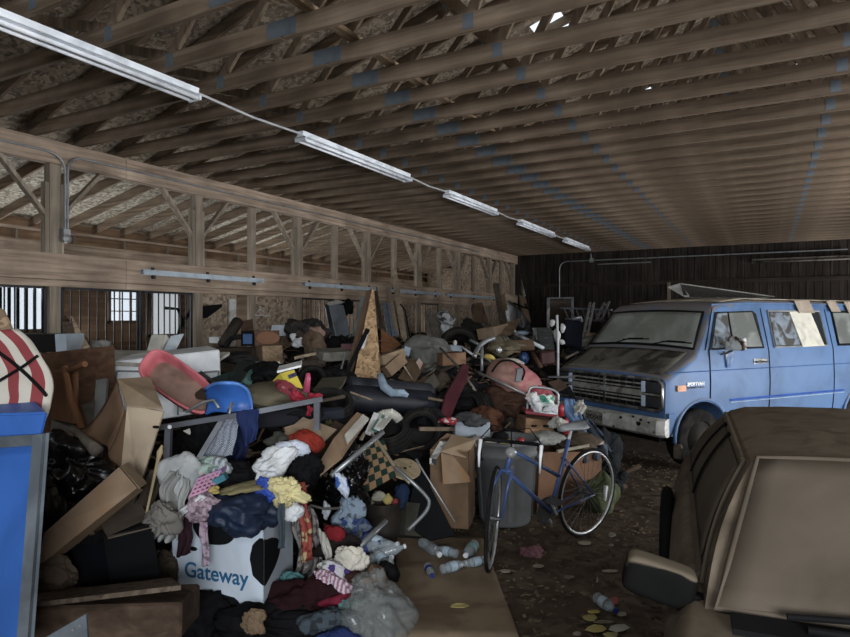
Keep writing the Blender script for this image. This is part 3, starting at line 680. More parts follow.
for s_ in (-1, 1):
    for (u0, u1, nm_) in ((.1, .52, 'front_window'), (.56, .73, 'middle_window'), (.76, .93, 'rear_window')):
        MB().grid(lambda u, v: gh(u0 + (u1 - u0) * u + (.04 * (1 - v) if u0 < .2 else 0) * (1 - u), .1 + .78 * v, s_, .008), 8, 8).build(nm_, dus, car, smooth=True, solid=.008)
    for u0 in (.54, .745): MB().tube([gh(u0, .06 + .86 * k / 8, s_, .012) for k in range(9)], .01, 6).build('window_gap', blk, car)
    MB().tube([gh(.08 + .88 * k / 10, .06, s_, .014) for k in range(11)], .014, 6).build('belt_moulding', dub, car)
    MB().tube([gh(.08 + .88 * k / 10, .95, s_, .01) for k in range(11)], .012, 6).build('roof_gutter', du, car)
    MB().tube([gh(.06, .04 + .92 * k / 8, s_, .01) for k in range(9)], .008, 6).build('door_seal', dub, car)
# windscreen with its rubber, cowl, wipers, hood
def kwn(u, v, off=.012):
    x = .445 - .43 * v; hw = (.70 - .165 * v); y = (u * 2 - 1) * hw; z = .815 + (RZ - .005 - .815) * v + .03 * (1 - (u * 2 - 1) ** 2) * (1 - .2 * v); return Vector((x + .03 * (1 - (u * 2 - 1) ** 2), y, z)) + Vector((.7, 0, .6)) * off
MB().grid(lambda u, v: kwn(u, v), 14, 8).build('windscreen', dub, car, smooth=True, solid=.01)
MB().tube([kwn(k / 8, 0) for k in range(9)] + [kwn(1, k / 4) for k in (1, 2, 3)] + [kwn(1 - k / 8, 1) for k in range(9)] + [kwn(0, 1 - k / 4) for k in (1, 2, 3)], .011, 6, True).build('windscreen_seal', dub, car, smooth=True)
MB().grid(lambda u, v: (.5 + .1 * v, (u * 2 - 1) * .66, .83 - .01 * v), 8, 2).build('cowl', blk, car, solid=.02)
MB().tube([(.52, -.5, .86), (.5, -.2, .88), (.48, .05, .885)], .011).tube([(.56, -.45, .845), (.54, .3, .85)], .012).build('wiper', blk, car)
mirror = rbox((0, 0, 0), (.12, .25, .14)).build('door_mirror', mat('plain', '#0d0d0c', rough=.8, scale=6, dust=.7), car, smooth=True); mirror.location = (.34, -.885, .85); mirror.rotation_euler = (-.25, 0, .1)
MB().box((.0, .15, -.03), (.07, .12, .05)).build('mirror_arm', blk, mirror, bevel=.01)
rbox((-1.95, -.84, .87), (.16, .06, .09)).build('tail_trim', dub, car, smooth=True)

# ================================================================ bicycle
b0 = W(585, 537, 5.2); b0.z = 0; b1 = W(489, 570, 4.52); b1.z = 0
bd = (b1 - b0).normalized()
bike = thing('bicycle', 'blue step-through road bicycle leaning against the grey bin', 'bicycle', b0, math.atan2(bd.y, bd.x)); bike.scale = (1.06, 1.06, 1.06); bike.rotation_euler = (math.radians(-4), 0, math.atan2(bd.y, bd.x))
bb_ = mat('plain', '#3a5080', rough=.35, bump=0); al = mat('metal', '#b9bcbd', rough=.35, metal=.6); hub_ = mat('metal', '#5b5b5a', rough=.5, metal=.6)
def bwheel(name, loc, rotz):
    w_ = bpy.data.objects.new(name, None); COL.objects.link(w_); w_.parent = bike; w_.location = loc; w_.rotation_euler = (0, 0, rotz)
    ci = lambda R_, r, m_, nm_: MB().tube([(R_ * math.cos(a), 0, R_ * math.sin(a)) for a in [2 * PI * k / 48 for k in range(48)]], r, 8, True).build(nm_, m_, w_, smooth=True)
    ci(.335, .013, rub, 'tire'); ci(.318, .011, al, 'rim')
    MB().tube([(0, -.05, 0), (0, -.018, 0), (0, -.018, 0), (0, .018, 0), (0, .05, 0)], [.008, .022, .02, .02, .008], 10).build('hub', hub_, w_)
    s_ = MB()
    for k in range(28):
        a = 2 * PI * k / 28; q = a + (.35 if k % 2 else -.35); yy = .018 if k % 4 < 2 else -.018
        s_.tube([(.02 * math.cos(q), yy, .02 * math.sin(q)), (.315 * math.cos(a), 0, .315 * math.sin(a))], .0016, 4)
    s_.build('spokes', mat('metal', '#77797a', metal=.6, rough=.4), w_)
bwheel('rear_wheel', (0, 0, .35), 0); bwheel('front_wheel', (1.02, 0, .35), math.radians(38))
f = MB(); T = lambda a, b, r: f.tube([a, b], r, 8)
bbk = (.43, 0, .28); hb = (.915, 0, .66); ht = (.875, 0, .80); st = (.265, 0, .80); sm = (.345, 0, .53)
T(bbk, st, .015); T(bbk, hb, .016); T(ht, sm, .014); T(hb, ht, .018)
for s_ in (-1, 1): T((bbk[0], s_ * .03, bbk[2]), (0, s_ * .06, .35), .009); T((sm[0] - .03, s_ * .02, .66), (0, s_ * .06, .35), .008)
f.build('frame', bb_, bike, smooth=True)
th = math.radians(38); fo = Vector((1.02, 0, .35)); sd = Vector((-math.sin(th), math.cos(th), 0))
g_ = MB()
for s_ in (-1, 1): g_.tube([fo + sd * .055 * s_, fo + sd * .05 * s_ + Vector((-.05, 0, .2)), Vector(hb) + sd * .035 * s_], [.008, .011, .012], 8)
g_.tube([Vector(hb) - sd * .045, Vector(hb) + sd * .045], .014); g_.build('fork', bb_, bike, smooth=True)
fd = Vector((math.cos(th), math.sin(th), 0)); hc = Vector((.865, 0, .86))
MB().tube([ht, hc, hc + fd * .07 + Vector((0, 0, .01))], .013).build('stem', al, bike, smooth=True)
for s_ in (-1, 1):
    q = hc + fd * .07 + Vector((0, 0, .01))
    MB().tube([q, q + sd * .17 * s_, q + sd * .2 * s_ + fd * .04, q + sd * .2 * s_ + fd * .1 + Vector((0, 0, -.03)), q + sd * .2 * s_ + fd * .09 + Vector((0, 0, -.11)), q + sd * .2 * s_ + fd * .0 + Vector((0, 0, -.14))], .013, 8).build('handlebar', blk, bike, smooth=True)
    MB().tube([q + sd * .2 * s_ + fd * .1 + Vector((0, 0, .02)), q + sd * .2 * s_ + fd * .14 + Vector((0, 0, -.06)), q + sd * .2 * s_ + fd * .12 + Vector((0, 0, -.16))], [.014, .010, .007], 6).build('brake_lever', mat('plain', '#dfe3e5', bump=0), bike, smooth=True)
    MB().tube([q + sd * .2 * s_ + fd * .1 + Vector((0, 0, .03)), q + sd * .12 * s_ + fd * .12 + Vector((0, 0, .13)), q + fd * .1 + Vector((0, 0, .1)), Vector(ht) + Vector((0, 0, -.02))], .004, 5).build('brake_cable', blk, bike, smooth=True)
hl = MB().lathe([(.0, 0), (.035, .005), (.04, .03), (.03, .05), (.0, .06)], 16, Matrix.Translation(hc + fd * .1 + Vector((0, 0, -.05))) @ fd.to_track_quat('Z', 'Y').to_matrix().to_4x4()).build('headlight', al, bike, smooth=True)
MB().tube([st, (.245, 0, .87)], .012).build('seat_post', al, bike)
sa = MB(); 
prof = [(-.14, .01), (-.12, .065), (-.06, .075), (0, .05), (.06, .025), (.12, .015), (.14, .005)]
sa.grid(lambda u, v: (.24 + (-.14 + .28 * v), (u * 2 - 1) * sp(prof, -.14 + .28 * v), .905 - .035 * (u * 2 - 1) ** 2 + .01 * (1 - v)), 8, 12); sa.build('saddle', mat('plain', '#6f7374', rough=.5, bump=.05), bike, smooth=True, solid=.025)
cr = MB().lathe([(.09, -.003), (.095, 0), (.09, .003)], 30, Matrix.Translation((.43, -.05, .28)) @ Matrix.Rotation(PI / 2, 4, 'X')).build('chainring', hub_, bike)
MB().tube([(.43, -.06, .28), (.43 - .1, -.065, .28 - .13)], .01).tube([(.43, .06, .28), (.43 + .1, .065, .28 + .13)], .01).build('cranks', al, bike)
for s_, dx, dz in ((-1, -.1, -.13), (1, .1, .13)): MB().box((.43 + dx, s_ * .12, .28 + dz), (.09, .1, .022)).build('pedal', hub_, bike)
ch = MB().tube([(.43, -.05, .37), (0, -.05, .385), (-.03, -.05, .35), (0, -.05, .315), (.43, -.05, .19)], .005, 5).build('chain', hub_, bike)
MB().lathe([(.03, 0), (.035, .01), (.03, .02)], 16, Matrix.Translation((0, -.04, .35)) @ Matrix.Rotation(PI / 2, 4, 'X')).tube([(0, -.05, .35), (.03, -.05, .25)], .012).build('rear_sprocket', hub_, bike)

# ================================================================ the junk pile
HZ = [(0, .12), (3.6, .12), (4.0, .22), (4.5, .36), (5.3, .5), (6.3, .78), (7, .95), (9, 1.15), (12, 1.3), (14, 1.38), (18, 1.3), (26, 1.2)]
BX = [(1, -2.2), (2.2, -2.3), (3.5, -2.6), (4.6, -2.75), (5.2, -2.35), (6.0, -1.75), (7, -1.6), (8, -2.0), (8.9, -2.5), (10, -2.1), (12, -.6), (14, 1.0), (20, 4)]
def sstep(x): x = max(0, min(1, x)); return x * x * (3 - 2 * x)
def mound(x, y):
    z = -x * sy + y * cy
    h = sp(HZ, z); e = sstep((sp(BX, y) - x) / 1.1)
    q = Vector((x, y, 0))
    h *= e; h *= 1 + .22 * noise.noise(q * 1.3) ; h += e * (.07 * noise.noise(q * 4) + .04 * abs(noise.noise(q * 9)))
    return h - .02 if e > .02 else -.12
mo = MB(); mo.grid(lambda u, v: (WX + .05 + u * 12, 1.2 + v * 20, mound(WX + .05 + u * 12, 1.2 + v * 20)), 200, 330)
md_ = mat('floral', '#1d1a18', '#332c26', scale=9, rough=.95, bump=.4)
tag(mo.build('junk_mound', md_, smooth=False, origin=(WX, 1.2, 0)), 'dark tangled mass of small junk and rags filling the barn floor', 'junk heap', kind='stuff')
def G(px, py):
    z = 3.0
    while z < 20:
        p = W(px, py, z)
        if p.z <= max(0, mound(p.x, p.y)): return z
        z += .05
    return 12.0
def zz(px, py, z): return z if z is not None else G(px, py) - .05

# uncountable small debris over the heap: splinters, scraps and rags
def debris(name, m_, n, seed, kind_, label, cat, smin=.03, smax=.16):
    r = random.Random(seed); b = MB()
    while n > 0:
        y = 1.6 + 15 * r.random() ** 1.3; x = WX + .3 + (sp(BX, y) - WX - .4) * r.random()
        z = -x * sy + y * cy; lat = x * cy + y * sy
        if z < 2.2 or abs(lat / z) > .75: continue
        h = mound(x, y); s_ = r.uniform(smin, smax)
        if h < .04: continue
        M = Matrix.Rotation(r.uniform(0, 6.3), 3, 'Z') @ Matrix.Rotation(r.gauss(0, .5), 3, 'X') @ Matrix.Rotation(r.gauss(0, .4), 3, 'Y')
        if kind_ == 'stick': b.box((x, y, h + .03), (s_ * 3.2, .022, .015), M)
        elif kind_ == 'flat': b.box((x, y, h + .03), (s_, s_ * r.uniform(.4, .9), .005), M)
        else:
            o_ = len(b.v)
            for (vx_, vy_, vz_) in [(0, 0, 1), (1, 0, 0), (.3, .95, .1), (-.8, .6, 0), (-.8, -.6, .1), (.3, -.95, 0), (0, 0, -1)]:
                b.v.append(Vector((x, y, h + .02)) + M @ Vector((vx_, vy_, vz_ * .5)) * s_ * r.uniform(.6, 1.1))
            for k in range(5): b.f += [(o_, o_ + 1 + k, o_ + 1 + (k + 1) % 5), (o_ + 6, o_ + 1 + (k + 1) % 5, o_ + 1 + k)]
        n -= 1
    tag(b.build(name, m_, origin=(-4, 8, 0)), label, cat, kind='stuff')
debris('splinters', mat('wood', '#8a745c', axis='x'), 900, 1, 'stick', 'loose sticks and splinters strewn all over the junk heap', 'debris')
debris('rag_scraps', mat('plain', '#26282b', rough=.95), 1100, 2, 'rag', 'small dark rags and lumps filling gaps in the heap', 'debris', .05, .16)
debris('rag_scraps', mat('floral', '#5b4a45', '#383d42', scale=14), 500, 3, 'rag', 'small faded rags scattered through the heap', 'debris', .04, .12)
debris('paper_scraps', mat('plain', '#9b9482', rough=.9), 520, 4, 'flat', 'torn paper and card scraps strewn over the heap', 'debris', .03, .1)
debris('dark_scraps', mat('plain', '#6b5947', rough=.9), 700, 5, 'flat', 'brown flat scraps strewn over the heap', 'debris', .05, .2)
# leaf litter on the aisle
r = random.Random(9); b = MB()
for k in range(4200):
    x = r.uniform(-2.9, 1.5); y = r.uniform(1.8, 9)
    if x < sp(BX, y) - .2: continue
    b.box((x, y, fz(x, y) - .012), (r.uniform(.008, .04), r.uniform(.006, .025), .006), Matrix.Rotation(r.uniform(0, 6), 3, 'Z') @ Matrix.Rotation(r.gauss(0, .3), 3, 'X'))
tag(b.build('leaf_litter', mat('plain', '#6b5c49', '#3a3128', scale=2), origin=(0, 4, 0)), 'fine leaf litter and crumbs over the dirt aisle', 'litter', kind='stuff')

def blob_mb(c, ax, amp=.35, seed=0, sub=4, freq=1.7, ridged=True, flat=None):
    bm = bmesh.new(); bmesh.ops.create_icosphere(bm, subdivisions=sub, radius=1); b = MB(); sv = Vector((seed * 7.3, seed * 1.7, seed * 3.1))
    rot = Matrix.Rotation(seed * 1.3, 3, (1, .4, .7)); NN = noise.noise
    for v in bm.verts:
        q = v.co; w = rot @ q; w = Vector((w.x * 2.2, w.y * .8, w.z * 1.2)) * freq + sv
        if ridged:
            w2 = w + Vector((NN(w * .8), NN(w * .8 + Vector((9, 9, 9))), 0)) * 1.1
            r1 = 1 - 3 * abs(NN(w2 * .75)); r2 = 1 - 3 * abs(NN(w2 * 1.7)); r3 = 1 - 3 * abs(NN(w2 * 3.9))
            k = NN(q * 1.1 + sv) * 1.2 + .26 * r1 + .13 * r2 + .05 * r3 - .15
        else: k = NN(q * freq + sv)
        b.v.append(q * (1 + amp * k))
    b.f = [tuple(v.index for v in f.verts) for f in bm.faces]; bm.free()
    c = Vector(c); out = []
    for q in b.v:
        p = c + ax[0] * q.x + ax[1] * q.y + ax[2] * q.z
        if flat is not None: p.z = max(p.z, flat)
        out.append(p)
    b.v = out; return b
def blob(name, label, cat, px, py, w, h, m_, z=None, dep=None, amp=.4, seed=None, tilt=0, group=None, sub=4, freq=1.7, ridged=True, parent=None):
    z = zz(px, py, z); k = z / FPX; a = math.radians(tilt)
    X = (VR * math.cos(a) + VU * math.sin(a)) * (w * k / 2); Z = (VU * math.cos(a) - VR * math.sin(a)) * (h * k / 2); Y = VF * ((dep or max(w, h) * k * .7) / 2)
    sub = 5 if (sub == 4 and w * h > 500) else sub
    seed = seed if seed is not None else (px * 13 + py * 7) % 97
    b = blob_mb(W(px, py, z), (X, Y, Z), amp, seed, sub, freq, ridged)
    o = b.build(name, m_, parent, world=parent is not None, smooth=True)
    return tag(o, label, cat, group)
def slab(name, label, cat, A, B_, C_, th, m_, group=None, parent=None, bevel=0.0):
    A, B_, C_ = W(*A), W(*B_), W(*C_); u, v = B_ - A, C_ - A; n = u.cross(v).normalized()
    if n.dot(VF) < 0: n = -n
    b = MB().hexa(A, u, v, n * th)
    o = b.build(name, m_, parent, world=parent is not None, bevel=bevel, seg=1); return tag(o, label, cat, group)
def poly(name, label, cat, pts, th, m_, group=None, parent=None):
    P0 = [W(*p) for p in pts]; n = (P0[1] - P0[0]).cross(P0[2] - P0[0]).normalized()
    if n.dot(VF) < 0: n = -n
    return tag(MB().prism(P0, n * th).build(name, m_, parent, world=parent is not None), label, cat, group)
def cbox(name, label, cat, A, B_, C_, d, m_, open_=False, flaps=0, group=None, m_in=None, bevel=0.0, flapm=None):
    """box seen at its front face A (low left), B (low right), C (top left), d metres deep, optionally open on top with flaps"""
    A, B_, C_ = W(*A), W(*B_), W(*C_); u, v = B_ - A, C_ - A; v = v - u * (v.dot(u) / u.dot(u) * .6); n = u.cross(v).normalized()
    if n.dot(VF) < 0: n = -n
    w_ = n * d; base = A + u / 2 + w_ / 2; t = thing(name, label, cat, base, 0, group)
    th = .006 if d > .15 else .004
    if not open_:
        MB().hexa(A, u, v, w_).build('body', m_, t, world=True, bevel=bevel, seg=1); return t
    un, vn, wn_ = u.normalized(), v.normalized(), w_.normalized(); b = MB()
    b.hexa(A, u, v, wn_ * th).hexa(A + w_, u, v, -wn_ * th).hexa(A, un * th, v, w_).hexa(A + u, -un * th, v, w_).hexa(A, u, vn * th, w_)
    b.build('body', m_, t, world=True)
    fm_ = flapm or m_; L_ = min(u.length, w_.length) * .45
    T_ = A + v
    if flaps >= 1: MB().hexa(T_, u, (-wn_ * .75 - vn * .55) * L_, vn * th).build('flap', fm_, t, world=True)
    if flaps >= 2: MB().hexa(T_ + u, w_, (un * .9 + vn * .1) * L_, vn * th).build('flap', fm_, t, world=True)
    if flaps >= 3: MB().hexa(T_, w_, (-un * .8 + vn * .35) * L_, vn * th).build('flap', fm_, t, world=True)
    if flaps >= 4: MB().hexa(T_ + w_, u, (wn_ * .3 + vn * .9) * L_, vn * th).build('flap', fm_, t, world=True)
    return t
def rod(name, label, cat, pts, r_, m_, group=None, parent=None, smoothcurve=False, n=8):
    P0 = [W(*p) for p in pts]
    if smoothcurve and len(P0) > 2:
        Q = []
        for i in range(len(P0) - 1):
            a = P0[max(i - 1, 0)]; b_ = P0[i]; c_ = P0[i + 1]; d = P0[min(i + 2, len(P0) - 1)]
            for k in range(6):
                t = k / 6; Q.append(.5 * ((2 * b_) + (c_ - a) * t + (2 * a - 5 * b_ + 4 * c_ - d) * t * t + (3 * b_ - a - 3 * c_ + d) * t ** 3))
        P0 = Q + [P0[-1]]
    o = MB().tube(P0, r_, n).build(name, m_, parent, world=parent is not None, smooth=True); return tag(o, label, cat, group)
def drape(name, label, cat, q, m_, amp=.02, waves=4, nu=24, nv=20, group=None, parent=None, th=.006, seed=1, uv=True, sag=0):
    """cloth hanging in a quad q = TL, TR, BR, BL"""
    P0 = [W(*p) for p in q]; sv = Vector((seed * 3.7, seed, 0))
    def fn(u, v):
        p = P0[0].lerp(P0[1], u).lerp(P0[3].lerp(P0[2], u), v)
        k = math.sin(u * waves * 2 * PI + 2 * noise.noise(Vector((v * 2, seed, 0)))) * (.35 + .65 * v)
        return p - VF * (amp * k + amp * 1.5 * noise.noise(Vector((u * 3, v * 3, 0)) + sv)) + VU * (amp * .6 * noise.noise(Vector((u * 6, v * 2, 5)) + sv)) - VU * sag * math.sin(PI * u) + VR * (amp * .8 * noise.noise(Vector((v * 3, u, 9)) + sv))
    o = MB().grid(fn, nu, nv, uv=uv).build(name, m_, parent, world=parent is not None, smooth=True, solid=th); return tag(o, label, cat, group)
def tire(label, px, py, z, R_, axis, w_=.19, group='old tires in the junk pile'):
    c = W(px, py, z); t = thing('tire', label, 'tire', c - Vector((0, 0, R_ * .9)), 0, group)
    ax = (VR * axis[0] + VU * axis[1] - VF * axis[2]).normalized(); M = Matrix.Translation(c) @ ax.to_track_quat('Z', 'Y').to_matrix().to_4x4()
    h = w_ / 2
    b = MB().lathe([(R_ * .62, -h * .8), (R_ * .7, -h), (R_ * .9, -h), (R_ * .97, -h * .8), (R_, -h * .5), (R_, h * .5), (R_ * .97, h * .8), (R_ * .9, h), (R_ * .7, h), (R_ * .62, h * .8), (R_ * .66, h * .5), (R_ * .66, -h * .5), (R_ * .62, -h * .8)], 40, M, cap=False)
    o = b.build('sidewall', rub, t, world=True, smooth=True)
    tr = MB()
    for k in range(40):
        a = 2 * PI * k / 40; rot = Matrix.Rotation(a, 4, 'Z')
        for q in (-.5, 0, .5):
            Mk = M @ rot @ Matrix.Translation((R_ + .002, 0, h * q)) @ Matrix.Rotation(.5, 4, 'X'); 
            tr.add([Mk @ Vector((i * .006, j * .014, k2 * h * .2)) for k2 in (-1, 1) for j in (-1, 1) for i in (-1, 1)], [(0, 2, 3, 1), (4, 5, 7, 6), (0, 1, 5, 4), (2, 6, 7, 3), (0, 4, 6, 2), (1, 3, 7, 5)])
    tr.build('tread', rub, t, world=True)
    MB().lathe([(R_ * .80, h + .003), (R_ * .82, h + .006), (R_ * .84, h + .003)], 40, M, cap=False).build('sidewall_ring', mat('plain', '#33312e', bump=0), t, world=True)
    return t

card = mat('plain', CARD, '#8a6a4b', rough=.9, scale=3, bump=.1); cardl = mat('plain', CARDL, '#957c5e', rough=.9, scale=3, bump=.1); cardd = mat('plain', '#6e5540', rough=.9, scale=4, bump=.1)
white = mat('plain', '#c9cdd0', '#b3b5b3', rough=.8, scale=6, bump=.3); whited = mat('plain', '#a7a59c', '#7e7a6f', rough=.8, scale=4)
blackc = mat('plain', '#0b0b0d', rough=.8, scale=6, bump=.4); navyc = mat('plain', '#1a2438', rough=.9, scale=8, bump=.5); greyc = mat('plain', '#85857f', '#6d6b64', scale=7, bump=.5)
tubeg = mat('metal', '#8e9396', rough=.4, metal=.6); tubed = mat('metal', '#5d6068', '#494a50', rough=.5, metal=.5)
brn = mat('wood', '#4d3525', '#5d4230', axis='x'); woodp = mat('wood', '#8f7456', '#a88b69', axis='z'); woodg = mat('wood', '#6f675d', '#857c70', axis='z')

# ---- left foreground
t = thing('wheeled_bin', 'tall blue plastic bin with a grey steel corner frame at the left edge', 'bin', W(0, 560, 2.4) * 1 + Vector((0, 0, -.9)))
bp_ = mat('plain', '#2758a8', '#244f98', rough=.5, scale=2, bump=.03)
z0 = 2.35
P1, P2, P3, P4 = W(-75, 436, z0 + .1), W(46, 432, z0), W(26, 660, z0), W(-75, 660, z0 + .1)
nn_ = (VF * .8 + VR * -.6).normalized() * .55
MB().prism([P1, P2, P3, P4], nn_).build('body', bp_, t, world=True, bevel=.008)
q0 = -VF * .03
lip = MB().prism([W(-75, 415, z0 + .08) + q0, W(53, 411, z0 - .02) + q0, W(47, 434, z0 - .02) + q0, W(-75, 439, z0 + .08) + q0], nn_ * 1.1).build('rim', bp_, t, world=True, bevel=.008)
sf = mat('metal', '#6b747c', '#555d64', rough=.5, metal=.5)
MB().prism([W(-75, 441, z0 + .06), W(45, 433, z0 - .03), W(44, 444, z0 - .03), W(-75, 452, z0 + .06)], -VF * .02).build('frame_rail', sf, t, world=True)
MB().prism([W(36, 434, z0 - .05), W(46, 433, z0 - .05), W(29, 662, z0 - .05), W(18, 662, z0 - .05)], -VF * .02 ).build('frame_post', sf, t, world=True)
MB().prism([W(46, 433, z0 - .05), W(29, 662, z0 - .05), W(29, 662, z0 + .0), W(46, 433, z0 + .0)], VR * .012).build('frame_side', sf, t, world=True)
# striped bundle
b = MB()
TL, TR, BR, BL = W(-75, 335, 2.75), W(18, 330, 2.75), W(46, 418, 2.6), W(-75, 425, 2.6)
def bund(u, v):
    tr = TR + (BR - TR) * v + VR * .08 * math.sin(PI * v) ; tl = TL.lerp(BL, v); p = tl.lerp(tr, u); return p - VF * (.05 * math.sin(PI * min(1, u * 1.0) * .5 + PI * .5 * 0) * (1 - u ** 3) + .03 * noise.noise(Vector((u * 4, v * 4, 0))))
b.grid(bund, 24, 24, uv=True)
sb_ = tag(b.build('striped_bundle', mat('stripe', '#aaa599', '#7d3336', axis='uv', scale=1.9, bump=0), smooth=True, solid=.02), 'red and white striped fabric bundle tied with black cords above the blue bin', 'fabric bundle')
for pts in ([(.35, 0), (.5, .5), (.7, 1)], [(.62, 0), (.8, .4), (.98, .75)], [(.3, .8), (.65, .55), (1, .3)]):
    Q = []
    for i in range(len(pts) - 1):
        for k in range(6): a, c_ = pts[i], pts[i + 1]; Q.append(bund(a[0] + (c_[0] - a[0]) * k / 6, a[1] + (c_[1] - a[1]) * k / 6) - VF * .02)
    Q.append(bund(*pts[-1]) - VF * .02); MB().tube(Q, .007, 6).build('cord', blackc, sb_, world=True)
poly('osb_scrap', 'jagged scrap of chipboard sticking up behind the striped bundle', 'board', [(-20, 300, 3.2), (2, 310, 3.2), (22, 352, 3.2), (-20, 352, 3.2)], .02, mat('osb', '#8c735a', '#a58a6c'))
slab('wooden_drawer_box', 'worn brown wooden drawer front lying along the bottom left edge', 'drawer', (30, 645, 2.7), (181, 640, 2.75), (32, 607, 2.72), .3, mat('wood', '#4a3a2e', '#5d4a3b', axis='x'), bevel=.01)
slab('chipboard_rim', 'rough chipboard rim on top of the brown drawer at bottom left', 'board', (30, 608, 2.68), (181, 590, 2.72), (34, 598, 2.95), .02, mat('osb', '#53473b', '#655748', scale=40))
t = thing('steel_bracket', 'grey steel corner bracket with rivets at the bottom left edge', 'bracket', W(65, 637, 2.3))
poly('plate', None, None, [(38, 642, 2.3), (86, 614, 2.3), (88, 642, 2.3)], .01, sf, parent=t)
for px, py in ((73, 630), (80, 626)): MB().lathe([(.006, 0), (.004, .004)], 10, Matrix.Translation(W(px, py, 2.295)) @ VF.to_track_quat('Z', 'Y').to_matrix().to_4x4()).build('rivet', tubeg, t, world=True)
poly('cardboard_box', 'long tan cardboard box lying tilted above the black crates', 'box', [(38, 566, 3.0), (44, 533, 3.05), (119, 467, 3.2), (137, 488, 3.12), (62, 549, 3.0)], .12, card)
slab('cardboard_piece', 'folded end of pale cardboard behind the top of the tilted tan box', 'cardboard', (120, 467, 3.25), (139, 489, 3.15), (128, 463, 3.4), .006, cardl)
cbox('black_crate', 'left one of two black plastic crates under the tilted tan box', 'crate', (78, 592, 3.15), (118, 588, 3.3), (62, 545, 3.2), .35, mat('plain', '#0d0f16', rough=.85, bump=.05))
t = cbox('black_crate', 'right larger one of two black crates, dusty flap on top', 'crate', (112, 594, 3.2), (160, 578, 3.3), (108, 536, 3.2), .4, mat('plain', '#0a0b0e', rough=.85, bump=.05))
slab('dusty_sheet', 'grey brown dusty sheet lying over the right black crate', 'sheet', (108, 538, 3.18), (156, 526, 3.3), (92, 508, 3.5), .006, mat('plain', '#5c5146', '#4c4339'))
blob('brown_rag', 'crumpled brown canvas rag left of the black crates', 'rag', 52, 580, 44, 44, mat('plain', '#55493c'), 3.05, amp=.5)
blob('garbage_bag', 'shiny black garbage bag behind the tilted tan box', 'bag', 72, 470, 68, 62, mat('plain', '#09090b', rough=.3, bump=.5), 3.5, amp=.6)
blob('garbage_bag', 'black garbage bag squeezed between the blue bin and the tan box', 'bag', 48, 520, 40, 90, mat('plain', '#09090b', rough=.3, bump=.5), 3.3, amp=.6)
cbox('small_carton', 'small pale grey carton standing behind the tilted tan box', 'box', (73, 494, 3.35), (86, 490, 3.4), (71, 484, 3.35), .08, mat('plain', '#8b9694'))
slab('grey_mat', 'grey curved floor mat leaning beside the blue bin', 'mat', (45, 462, 3.6), (92, 440, 3.8), (52, 418, 3.9), .01, mat('plain', '#5a564f', '#4a463f'))
slab('brown_board', 'large brown tabletop board standing behind the wooden chair', 'board', (38, 440, 4.5), (116, 428, 4.7), (36, 354, 4.5), .04, brn)
# wooden chair
t = thing('wooden_chair', 'brown wooden chair tipped beside the striped bundle', 'chair', W(65, 425, 3.8))
slab('seat', None, None, (50, 420, 3.9), (74, 425, 3.7), (50, 370, 3.9), .03, mat('wood', '#5e3f29', axis='z'), parent=t, bevel=.008)
MB().tube([W(64, 366, 3.7), W(70, 395, 3.7), W(82, 428, 3.7)], .02, 8).build('back_post', mat('wood', '#6b472e', axis='z'), t, world=True)
MB().tube([W(72, 375, 3.8), W(76, 400, 3.8), W(84, 424, 3.8)], .013, 8).build('back_post', mat('wood', '#6b472e', axis='z'), t, world=True)
MB().tube([W(66, 372, 3.72), W(85, 364, 3.6)], [.014, .018], 8).build('arm_rest', mat('wood', '#6b472e', axis='x'), t, world=True)
# big open carton
t = thing('open_carton', 'large open cardboard carton with a bent dark flap, left of the red sled', 'box', W(120, 490, 3.7))
A = W(128, 492, 3.65); u = W(160, 440, 3.55) - A
MB().prism([W(121, 470, 3.6), W(138, 492, 3.6), W(163, 412, 3.5), W(127, 405, 3.6)], VF * .02).build('side', mat('plain', '#b5a288', '#9c8a72', scale=3, bump=.1), t, world=True)
MB().prism([W(117, 380, 3.9), W(163, 410, 3.5), W(127, 407, 3.6)], VU * .01).build('top', cardl, t, world=True)
MB().prism([W(117, 380, 3.9), W(150, 378, 4.2), W(163, 410, 3.5)], VU * .008).build('top_flap', cardl, t, world=True)
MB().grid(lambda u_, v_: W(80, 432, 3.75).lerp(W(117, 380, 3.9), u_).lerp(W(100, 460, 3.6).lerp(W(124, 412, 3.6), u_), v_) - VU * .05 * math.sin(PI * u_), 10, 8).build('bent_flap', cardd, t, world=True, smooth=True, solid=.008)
MB().prism([W(100, 458, 3.62), W(124, 410, 3.62), W(128, 470, 3.62)], VF * .3).build('shade_coloured_side', cardd, t, world=True)  # shade of this side put into a darker cardboard colour
MB().box(W(156, 427, 3.5), (.03, .02, .012)).build('tape', blackc, t, world=True)
for i, (a, c_, l) in enumerate((((72, 428), (98, 452), 'short wooden club lying against the open carton'),)):
    rod('wooden_stick', l, 'stick', [(a[0], a[1], 3.6), (c_[0], c_[1], 3.5)], [.02, .035], woodg)
rod('paint_brush', 'long wooden handled brush with pale bristles below the open carton', 'brush', [(145, 520, 3.35), (158, 460, 3.5), (160, 452, 3.5), (162, 445, 3.5)], [.006, .01, .018, .004], mat('wood', '#a8946e', axis='z'))
for i, (x0, x1) in enumerate(((118, 140), (126, 150), (136, 156))):
    slab('thin_plank', ('left', 'middle', 'right')[i] + ' thin dark plank standing beside the lower end of the open carton', 'plank', (x0, 530, 3.5 + i * .02), (x0 + 6, 530, 3.5), (x1, 470, 3.6), .02, mat('wood', '#4a3f35', axis='z'))
